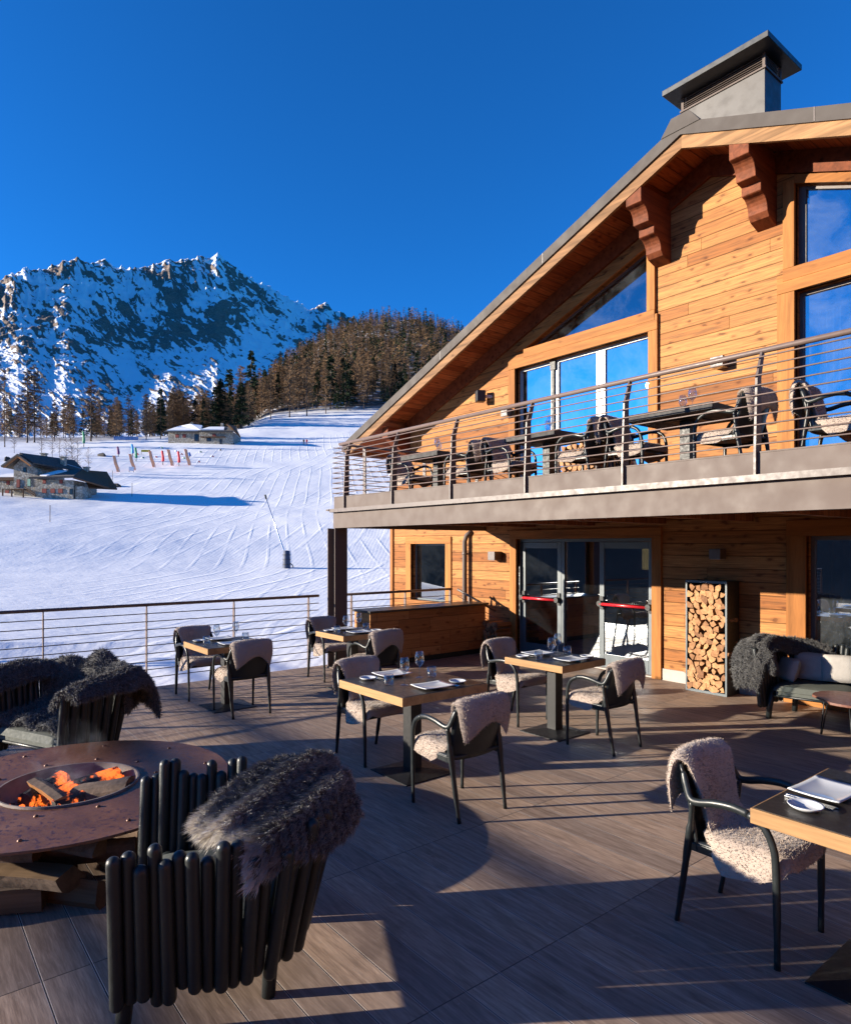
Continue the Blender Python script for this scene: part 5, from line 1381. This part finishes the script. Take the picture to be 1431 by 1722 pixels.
for o in sk: bpy.data.objects.remove(o)

# ---- lounge chair of upright tubes; faces local +x
def lounge(seed, name_label, p, face, group):
    t = thing('lounge_chair', name_label, 'lounge chair', (p[0], p[1], 0), face, group)
    rs_ = random.Random(seed)
    path = smooth_path([(.27, .435, 0), (.12, .432, 0), (-.08, .44, 0), (-.27, .37, 0), (-.385, .21, 0), (-.42, 0, 0), (-.385, -.21, 0), (-.27, -.37, 0), (-.08, -.44, 0), (.14, -.45, 0), (.36, -.47, 0)], 24)
    d = [0]
    for a, b in zip(path, path[1:]): d.append(d[-1] + (b-a).length)
    n = int(d[-1]/.0462); mb = MB(); k_ = 0
    for i in range(n+1):
        s = d[-1]*i/n
        while k_ < len(d)-2 and d[k_+1] < s: k_ += 1
        f = (s-d[k_])/(d[k_+1]-d[k_]+1e-9); q = path[k_].lerp(path[k_+1], f); tn = (path[min(k_+1, len(path)-1)]-path[max(k_-1, 0)]).normalized()
        out = Vector((tn.y, -tn.x, 0)); 
        if out.dot(Vector((q.x-.1, q.y, 0))) < 0: out = -out
        z0 = .14 + rs_.uniform(-.03, .03); z1 = .735 + rs_.uniform(-.045, .04)
        q = q + out*(.011*(-1)**i)
        lean = .065 + .075*max(0, min(1, (-q.x-.05)/.3))
        mb.capsule(q + out*(-.10*(.4-z0)*0) + Vector((0, 0, z0)) - out*.0, q + out*lean + Vector((0, 0, z1)), .0272+.0005*(i % 3), 12, 4)
    mb.build('tube_shell', M['tubes'], t, smooth=True)
    for sx, sy in ((.24, .40), (.24, -.40), (-.30, .27), (-.30, -.27)):
        MB().tube([(sx-.02, sy*.93, .34), (sx+.01, sy*1.0, .15), (sx+.02, sy*1.03, 0)], [.033, .032, .028], 12).build('leg', M['tubes'], t, smooth=True)
    cu = MB()
    def f(i, j):
        x, y = 2*i-1, 2*j-1; e = (1-abs(x)**8)*(1-abs(y)**8)
        return (-.03+.30*x*(1-.12*y*y*(1 if x < 0 else 0)), .385*y*(1-.25*(x*x if x < 0 else 0)), .31+.06*max(e, 0)**.3 + .012*(1-x*x)*(1-y*y))
    cu.grid(f, 22, 24); cu.box(-.28, .25, -.34, .34, .25, .305); cu.build('seat_cushion', M['cushion_grey'], t, smooth='auto', fix=True)
    MB().tube([(.25, -.40, .255), (.25, .40, .255)], .014, 8).tube([(-.3, -.3, .26), (.25, -.40, .25)], .012, 6).tube([(-.3, .3, .26), (.25, .40, .25)], .012, 6).build('seat_frame', M['tubes'], t, smooth=True)
    return t
c1 = cw(-.985, 3.02); h1 = heading(-.98, -.2)
lounge(3, 'dark lounge chair of upright tubes in front of the fire pit, seen from behind', c1, h1, 'tube lounge chairs')
c2 = cw(-3.14, 5.68); h2 = heading(-.44, -.90)
lounge(8, 'dark lounge chair behind the fire pit, heaped with fur throws', c2, h2, 'tube lounge chairs')
c3 = Vector((-3.0, 7.80, 0)); h3 = math.atan2(-.985, .17)
lounge(5, 'dark lounge chair against the chalet wall with pale cushions', c3, h3, 'tube lounge chairs')
# unseen neighbours round the fire on the far left keep the circle complete
# ---- fur throws
def xf(p, face):
    c_, s_ = math.cos(face), math.sin(face)
    return lambda q: (p[0] + q[0]*c_ - q[1]*s_, p[1] + q[0]*s_ + q[1]*c_, q[2])
def comb_dir(v, k=.8):
    v = np.array(v, float); v = v/np.linalg.norm(v)*k
    return lambda p: np.tile(v, (len(p), 1))
# front throw: hangs over the back right corner of the front chair; built in camera-plan coordinates
def throw_front():
    rails = [[(-.97, 2.80, .68), (-.92, 2.98, .74), (-.84, 3.18, .79), (-.70, 3.36, .81), (-.54, 3.46, .76)],
             [(-.90, 2.74, .71), (-.80, 2.88, .745), (-.70, 3.05, .79), (-.58, 3.24, .82), (-.46, 3.38, .79)],
             [(-.80, 2.65, .73), (-.68, 2.77, .765), (-.565, 2.93, .785), (-.48, 3.10, .80), (-.39, 3.28, .77)],
             [(-.72, 2.585, .69), (-.60, 2.66, .73), (-.47, 2.82, .74), (-.395, 3.02, .73), (-.345, 3.22, .70)],
             [(-.665, 2.56, .60), (-.57, 2.61, .645), (-.42, 2.79, .62), (-.35, 3.00, .60), (-.31, 3.20, .57)]]
    rails = [smooth_path(r_, 6) for r_ in rails]; n = len(rails[0])-1
    def f(s, t):
        q = s*n; i = min(int(q), n-1); col = [r_[i].lerp(r_[i+1], q-i) for r_ in rails]
        k_ = t*4; j = min(int(k_), 3); g_ = k_-j
        p0, p1, p2, p3 = col[max(j-1, 0)], col[j], col[j+1], col[min(j+2, 4)]
        p = 0.5*((2*p1) + (p2-p0)*g_ + (2*p0-5*p1+4*p2-p3)*g_*g_ + (3*p1-p0-3*p2+p3)*g_**3)
        z = p.z + .020*math.sin(17*t+4*s) + .012*math.sin(31*t+9*s) - (.03*math.exp(-((t-.5)/.05)**2) if s < .25 else 0)
        w_ = cw(p.x, p.y); return (w_.x, w_.y, z)
    return f
def pale_ends(s, t): return min(1, max(0, 1.25-s/.16))*.9 + max(0, (s-.93)/.07)*.4 + .22*max(0, math.sin(t*22))*(.5+.5*math.sin(s*9))
fw = cw(.8, -.5)
o = hide('fur_throw', throw_front(), 60, 40, .016, M['fur'], 115000, .046, .0024, 41, droop=(0, 0, -.5), comb=comb_dir((-cw(.75, .75)).xyz, .95), pale=pale_ends, jit=.18, clump=.022)
tag(o, 'grey and black fur throw hanging over the back of the front lounge chair', 'fur throw', 'fur throws')
def fold_throw(fpts, wfn, dfn, seed, X, n=45000, L=.035, lab='', thick=.03, comb=(0, 0, -1), side=(0, 1, 0), pale=None, z=0, bow=0):
    P = smooth_path(fpts, 6); m_ = len(P)-1; sd = Vector(side)
    def f(s, t):
        q = s*m_; i = min(int(q), m_-1); c = P[i].lerp(P[i+1], q-i); y = 2*t-1
        p = c + sd*(y*wfn(s)); dz = dfn(s, y)
        return X((p.x + (bow*(y*wfn(s))**2*max(0, 1-s/.75)**.5 if bow else 0), p.y, p.z + dz))
    o = hide('fur_throw', f, 46, 34, thick, M['fur'], n, L, .0032, seed, droop=(0, 0, -.35), comb=comb_dir(comb, .3), pale=pale, jit=.28, clump=.028)
    return tag(o, lab, 'fur throw', 'fur throws')
X2 = xf(c2, h2)
# over the back and the seat of the rear chair
fold_throw([(-.60, 0, .42), (-.575, 0, .60), (-.545, 0, .76), (-.46, 0, .80), (-.38, 0, .66), (-.30, 0, .50), (-.10, 0, .44), (.12, 0, .405), (.22, 0, .40)], lambda s: .49-.04*s+.03*math.sin(7*s), lambda s, y: .035*math.sin(9*y+4*s) + (.07*math.exp(-((y+.1)/.22)**2) if s < .5 else 0), 52, X2, 52000, lab='dark fur throw over the back and seat of the rear lounge chair', bow=1.25)
# over its right arm as seen
fold_throw([(.30, .545, .74), (.16, .555, .775), (0, .56, .79), (-.16, .55, .80), (-.32, .50, .81), (-.46, .44, .78), (-.56, .40, .64), (-.60, .38, .48)], lambda s: .13+.05*s, lambda s, y: -.13*abs(y)**1.7*(1 if y < 0 else .5+s*.7)+.015*math.sin(14*y+6*s), 53, X2, 52000, lab='dark fur throw along the arm of the rear lounge chair', side=(-.15, 1, 0))
fold_throw([(.28, -.545, .76), (.1, -.56, .80), (-.12, -.55, .82), (-.30, -.48, .80), (-.42, -.36, .78)], lambda s: .17, lambda s, y: -.12*abs(y)**1.6+.02*math.sin(11*y+6*s), 54, X2, 30000, lab='fur throw over the far arm of the rear lounge chair at the picture edge', side=(.1, 1, 0))
X3 = xf(c3, h3)
# over the left arm (seen) of the chair by the wall: local -y side is ... facade left
fold_throw([(.40, -.60, .34), (.39, -.60, .50), (.36, -.585, .68), (.28, -.56, .79), (.10, -.56, .83), (-.08, -.54, .84), (-.26, -.46, .82), (-.40, -.26, .80), (-.46, .02, .74)], lambda s: .12+.09*math.sin(PI*s), lambda s, y: -.17*abs(y)**1.5*(s*1.0+.15)+.02*math.sin(12*y+6*s), 61, X3, 42000, L=.03, lab='grey fur throw spread over the left arm of the lounge chair by the wall', side=(.12, 1, 0))
fold_throw([(.27, -.50, .80), (.28, -.40, .74), (.28, -.36, .62), (.29, -.34, .50)], lambda s: .07, lambda s, y: .0, 62, X3, 9000, L=.025, lab='twisted end of fur throw hanging inside the arm of the lounge chair by the wall', side=(1, 0, 0))
def pillow(X, c, w, h, tilt, rz, lab):
    mb = MB(); Mx = Matrix.Rotation(rz, 3, 'Z') @ Matrix.Rotation(tilt, 3, 'Y')
    def side(sg):
        def f(i, j):
            x, y = 2*i-1, 2*j-1; th = .065*max(0, (1-x**4)*(1-y**4))**.55; sq = 1-.06*(1-abs(x*y))
            p = Mx @ Vector((sg*th, y*w/2*(1-.05*x*x), x*h/2*(1-.05*y*y))); return X((c[0]+p.x, c[1]+p.y, c[2]+p.z))
        return f
    mb.grid(side(1), 16, 16).grid(side(-1), 16, 16)
    return tag(mb.build('cushion', M['cushion_pale'], smooth=True), lab, 'cushion', 'pale scatter cushions')
pillow(X3, (-.24, .17, .54), .34, .30, -.30, .25, 'pale sunlit cushion at the right of the wall lounge chair')
pillow(X3, (-.28, -.12, .53), .36, .31, -.32, -.10, 'pale cushion in the shade of the fur on the wall lounge chair')
pillow(X3, (-.10, -.30, .50), .30, .26, -.30, -.75, 'pale cushion in the left corner of the wall lounge chair')
# ---- low side table, rounded triangle on hairpin legs
t = thing('side_table', 'low three cornered side table on hairpin legs by the wall lounge chair', 'side table', (-2.42, 7.16, 0), .0)
pts = []
for k_ in range(3):
    a0_ = PI*.93 + k_*2*PI/3
    for q in range(9): a = a0_ + (q-4)/4*.55; r = .36; pts.append((r*math.cos(a)*(.95+.05*math.cos((a-a0_)*2)), r*math.sin(a)))
MB().prism(pts, 'z', .402, .425).build('table_top', M['copper'], t, bevel=.003)
for k_ in range(3):
    a = PI*.93 + k_*2*PI/3; q = Vector((math.cos(a), math.sin(a), 0)); n_ = Vector((-q.y, q.x, 0))
    MB().tube([q*.27+n_*.035+Vector((0, 0, .40)), q*.33+n_*.008+Vector((0, 0, .006)), q*.33-n_*.008+Vector((0, 0, .006)), q*.27-n_*.035+Vector((0, 0, .40))], .0065, 6).build('leg', M['iron'], t, smooth=True)

# ---- fire pit
fp = cw(-2.22, 4.20); RF = .955; ZF = .385
t = thing('fire_pit', 'round rusted steel fire pit with a wide flat rim on the terrace', 'fire pit', (fp.x, fp.y, 0))
MB().lathe([(.392, ZF-.010), (.400, ZF-.001), (RF-.003, ZF), (RF, ZF-.004), (RF, ZF-.014), (.40, ZF-.014)], n=96, cap=False).build('rim', M['rust'], t, smooth='auto')
MB().lathe([(.405, ZF-.006), (.40, ZF+.012), (.390, ZF+.012), (.385, ZF-.02), (.36, ZF-.09), (.28, ZF-.16), (.0, ZF-.19), (.0, ZF-.20), (.29, ZF-.172), (.375, ZF-.10)], n=64, cap=False).build('fire_bowl', M['ash'], t, smooth='auto')
for k_ in range(4):
    a = PI/4 + k_*PI/2 + .35
    MB().obox((.44*math.cos(a), .44*math.sin(a), (ZF-.014)/2), .012, .30, ZF-.014, Matrix.Rotation(a, 3, 'Z')).build('support_plate', M['rust'], t)
for k_ in range(20):
    rr_, a = (.50, .82)[k_ % 2], 2*PI*(k_//2)/10 + (.06 if k_ % 2 else 0) + .1
    MB().lathe([(0, .009), (.008, .007), (.013, .001), (.013, -.002)], rr_*math.cos(a), rr_*math.sin(a), ZF+.001, 10, cap=False).build('bolt_head', M['cutlery'] if False else M['rust'], t, smooth=True)
# logs
def log_mesh(L, r, seed, name='log'):
    """split log along local y: wedge section, bark on the round side"""
    rs_ = random.Random(seed); a0_ = rs_.uniform(1.2, 2.6)
    sec = [(rs_.uniform(-.06, .06)*r, rs_.uniform(-.06, .06)*r)] + [(r*math.cos(a0_*(i/6-.5)+PI/2)*rs_.uniform(.93, 1.05), r*math.sin(a0_*(i/6-.5)+PI/2)*rs_.uniform(.93, 1.05)) for i in range(7)]
    cz = r*.5; n = len(sec); m_ = 9; v = []
    for k_ in range(m_):
        y = -L/2 + L*k_/(m_-1); bx, bz = .05*r*math.sin(3*y/L+seed), .05*r*math.cos(4*y/L+seed)
        v += [(x*(1+rs_.uniform(-.03, .03))+bx, y, z-cz+bz) for x, z in sec]
    f = [(a*n+j, a*n+(j+1) % n, (a+1)*n+(j+1) % n, (a+1)*n+j) for a in range(m_-1) for j in range(n)]
    me = bpy.data.meshes.new(name); me.from_pydata(v, [], f + [tuple(range(n-1, -1, -1)), tuple(range((m_-1)*n, m_*n))])
    me.materials.append(M['split']); me.materials.append(M['bark']); me.materials.append(M['splitend'])
    for pi_, p in enumerate(me.polygons):
        if pi_ >= (m_-1)*n: p.material_index = 2
        elif 1 <= pi_ % n <= n-2: p.material_index = 1
    me.update(); return me
LOGS = [log_mesh(.30, .078 + .012*math.sin(3*s_), s_) for s_ in range(14)]
def put_log(me, loc, rot, sc, lab, group=None, name='firewood_log'):
    o = bpy.data.objects.new(name, me); C.objects.link(o); o.location = loc; o.rotation_euler = rot; o.scale = sc; return tag(o, lab, 'log', group)
char = [m_.copy() for m_ in LOGS[:5]]
for m_ in char: m_.materials.clear(); [m_.materials.append(M['char']) for _ in range(3)]
gr = 'burning logs in the fire bowl'
for k_, (dx, dy, dz, a, tl, sc, lab) in enumerate([(.03, .10, .02, .2, .1, 1.5, 'charred log lying crosswise at the back of the fire'), (-.10, -.06, .035, 1.9, .15, 1.2, 'grey split log resting in the middle of the flames'), (.18, .0, .03, -.6, .2, 1.3, 'scorched brown board like log leaning on the right bowl rim'),
     (-.2, .08, .0, .8, .05, 1.2, 'blackened log at the left of the fire'), (.02, -.15, -.03, 1.35, 0, 1.3, 'glowing log at the front of the fire'), (.10, -.05, -.03, .5, .1, 1.2, 'small ember covered log under the flames')]):
    w_ = cw(dx, dy); put_log(char[k_ % 5] if k_ not in (1, 2) else LOGS[k_], (fp.x+w_.x, fp.y+w_.y, ZF-.075+dz), (tl, .3*k_, a), (sc,)*3, lab, gr)
rs_ = random.Random(4); em = MB()
for _ in range(330):
    a, r_ = rs_.uniform(0, 6.28), .33*math.sqrt(rs_.random()); s_ = rs_.uniform(.012, .03)
    em.obox((fp.x+r_*math.cos(a), fp.y+r_*math.sin(a), ZF-.135+rs_.uniform(0, .05)), s_, s_*rs_.uniform(.6, 1.4), s_, Matrix.Rotation(rs_.uniform(0, 3), 3, (rs_.random(), rs_.random(), rs_.random())))
tag(em.build('embers', M['char']), 'bed of glowing embers in the fire bowl', kind='stuff')
fl = MB()
for _ in range(22):
    a = rs_.choice([rs_.gauss(-.20, .10), rs_.gauss(.16, .09), rs_.gauss(0, .12)]); b = rs_.gauss(-.01, .10); w_ = cw(a, b); x, y = fp.x+w_.x, fp.y+w_.y; h_ = rs_.uniform(.025, .08); r_ = rs_.uniform(.005, .014); z0 = ZF-.12
    tw = rs_.uniform(-.03, .03); tw2 = rs_.uniform(-.03, .03)
    fl.tube(smooth_path([(x, y, z0), (x+tw*.3, y, z0+h_*.3), (x+tw, y+tw2, z0+h_*.65), (x+tw*.4, y+tw2*2, z0+h_)], 4), [r_*.6, r_*.8, r_, r_, r_, r_*.95, r_*.85, r_*.75, r_*.6, r_*.45, r_*.3, r_*.15, .0008], 7, flat=(1, .5))
tag(fl.build('flames', M['flame'], smooth=True), 'low orange flames licking between the logs', kind='stuff')
sm = bpy.data.objects.new('smoke', bpy.data.meshes.new('smoke')); C.objects.link(sm)
me = sm.data; me.from_pydata([(x, y, z) for x in (-.29, .29) for y in (-.29, .29) for z in (-.29, .29)], [], [(0,1,3,2),(4,6,7,5),(0,4,5,1),(2,3,7,6),(0,2,6,4),(1,5,7,3)]); me.materials.append(M['smoke'])
w_ = cw(-.06, .05); sm.location = (fp.x+w_.x, fp.y+w_.y, ZF+.12); tag(sm, 'thin bluish smoke drifting over the fire bowl', kind='stuff')
# firewood stored below the rim
M['darksplit'] = m_grain('dark split firewood', (.115, .075, .045), 1, var=.4, knots=0)
old = [m_.copy() for m_ in LOGS]  # log copies that take the darker split wood colour
for m_ in old: m_.materials[0] = M['darksplit']; m_.materials[2] = M['darksplit']
names = ['far left', 'front left', 'front', 'front right', 'right']
k_ = 0
for (xc_, yc_, z_, a, sc) in [(-2.55, 3.46, .06, 1.2, 2.0), (-2.25, 3.40, .06, 1.75, 2.2), (-1.92, 3.55, .06, 1.3, 1.9), (-1.72, 3.82, .07, .9, 2.0), (-2.45, 3.52, .17, 1.55, 2.1), (-2.08, 3.48, .18, 1.35, 2.1), (-1.85, 3.70, .19, 1.8, 1.8),
        (-2.3, 3.56, .285, 1.5, 2.0), (-1.95, 3.60, .29, 1.25, 2.0), (-2.7, 3.6, .17, 1.0, 1.8), (-2.8, 3.7, .28, 1.1, 1.8), (-1.68, 4.05, .06, .4, 2.0), (-1.66, 4.1, .18, .3, 1.9), (-2.6, 3.55, .29, 1.7, 1.7)]:
    w_ = cw(xc_, yc_); o = put_log(old[k_ % 14], (w_.x, w_.y, z_), (0, .7*k_, a + math.atan2(CB, CA) - PI/2 + PI/2), (sc*.72, sc*.9, sc*.72), 'split firewood log stored under the rim of the fire pit', 'logs under the fire pit rim'); k_ += 1
# ---- firewood rack by the wall
pA = ground(1158, 1157); 
rx0, rx1, ry0, ry1, rh = -4.70, -4.15, YF-.36, YF-.055, 1.43
t = thing('firewood_rack', 'tall dark metal firewood rack filled with split logs against the wall', 'log rack', ((rx0+rx1)/2, (ry0+ry1)/2, 0))
cxr, cyr = (rx0+rx1)/2, (ry0+ry1)/2
hx, hy = (rx1-rx0)/2, (ry1-ry0)/2
MB().box(-hx, -hx+.012, -hy, hy, .0, rh).build('side_panel', M['iron'], t); MB().box(hx-.012, hx, -hy, hy, .0, rh).build('side_panel', M['iron'], t)
MB().box(-hx+.013, hx-.013, hy-.01, hy, .02, rh-.02).build('back_panel', M['framegrey'], t)
MB().box(-hx+.013, hx-.013, -hy, hy-.011, rh-.02, rh).build('top_panel', M['iron'], t); MB().box(-hx+.013, hx-.013, -hy, hy-.011, .01, .03).build('base_panel', M['framegrey'], t)
f_ = MB(); f_.box(-hx, -hx+.02, -hy-.008, -hy-.001, 0, rh).box(hx-.022, hx, -hy-.008, -hy-.001, 0, rh).box(-hx+.02, hx-.022, -hy-.008, -hy-.001, 0, .025).box(-hx+.02, hx-.022, -hy-.008, -hy-.001, rh-.03, rh).build('front_frame', M['framegrey'], t)
rs_ = random.Random(9)
def fill(x0, x1, y, z0, z1, ly, lab, group, step=.078, tops=None):
    z = z0 + .04; row = 0; n = 0
    while z < z1 - .03:
        x = x0 + (.035 if row % 2 == 0 else .07)
        while x < x1 - .02:
            q = rs_.randrange(14); sc = rs_.uniform(.82, 1.18)
            put_log(LOGS[q], (x+rs_.uniform(-.006, .006), y + rs_.uniform(-.02, .012), z+rs_.uniform(-.006, .006)), (0, rs_.uniform(0, 6.28), rs_.uniform(-.05, .05)), (sc, ly/.30*rs_.uniform(.94, 1.0), sc), lab, group); n += 1
            x += step*rs_.uniform(.85, 1.1)
        z += step*.80; row += 1
    return n
fill(rx0+.015, rx1-.015, cyr-.015, .03, rh-.035, .27, 'split firewood log stacked in the tall metal rack by the wall', 'logs in the tall rack', .093)
fill(-8.42, -8.05, 8.22, 0, .62, .34, 'split firewood log in the shaded pile right of the bar counter', 'logs in the shaded pile', .10)
fill(-6.75, -6.10, 8.24, ZB, ZB+1.02, .34, 'split firewood log in the balcony pile beside the glass doors', 'logs in the balcony pile', .10)
tg = thing('log_holder', 'slim steel log holder frame on the balcony beside the glass doors', 'log rack', (-6.42, 8.2, ZB))
for x in (-.36, .36): MB().box(x-.012, x+.012, -.16, -.13, 0, 1.15).box(x-.012, x+.012, .17, .20, 0, 1.15).box(x-.012, x+.012, -.13, .17, 1.13, 1.15).build('upright', M['steel'], tg)
# ---- unseen timber frame added so its beams throw the soft bars of shadow across the terrace
M['beam'] = m_grain('old beam', (.2, .12, .07), 0)
def shadow_beam_frame(Yb, z, lab):
    t = thing('shadow_beam_frame', lab, 'frame', (-22, Yb, -3))
    MB().box(-12, 26, -.06, .06, z+3-.05, z+3+.05).build('beam', M['beam'], t)
    for x in (-10, 24): MB().box(x-.1, x+.1, -.1, .1, -6, z+3-.09).build('post', M['beam'], t)
T_ = math.tan(SUN_EL); cy_ = .841
for Ysh, Yb in ((2.92, -12.5), (.76, -13.4)):
    z = (Ysh-Yb)/cy_*T_
    shadow_beam_frame(Yb, z, 'unseen long beam on tall posts, added to cast shadow on the terrace, %s one' % ('farther' if Ysh < 2 else 'nearer'))
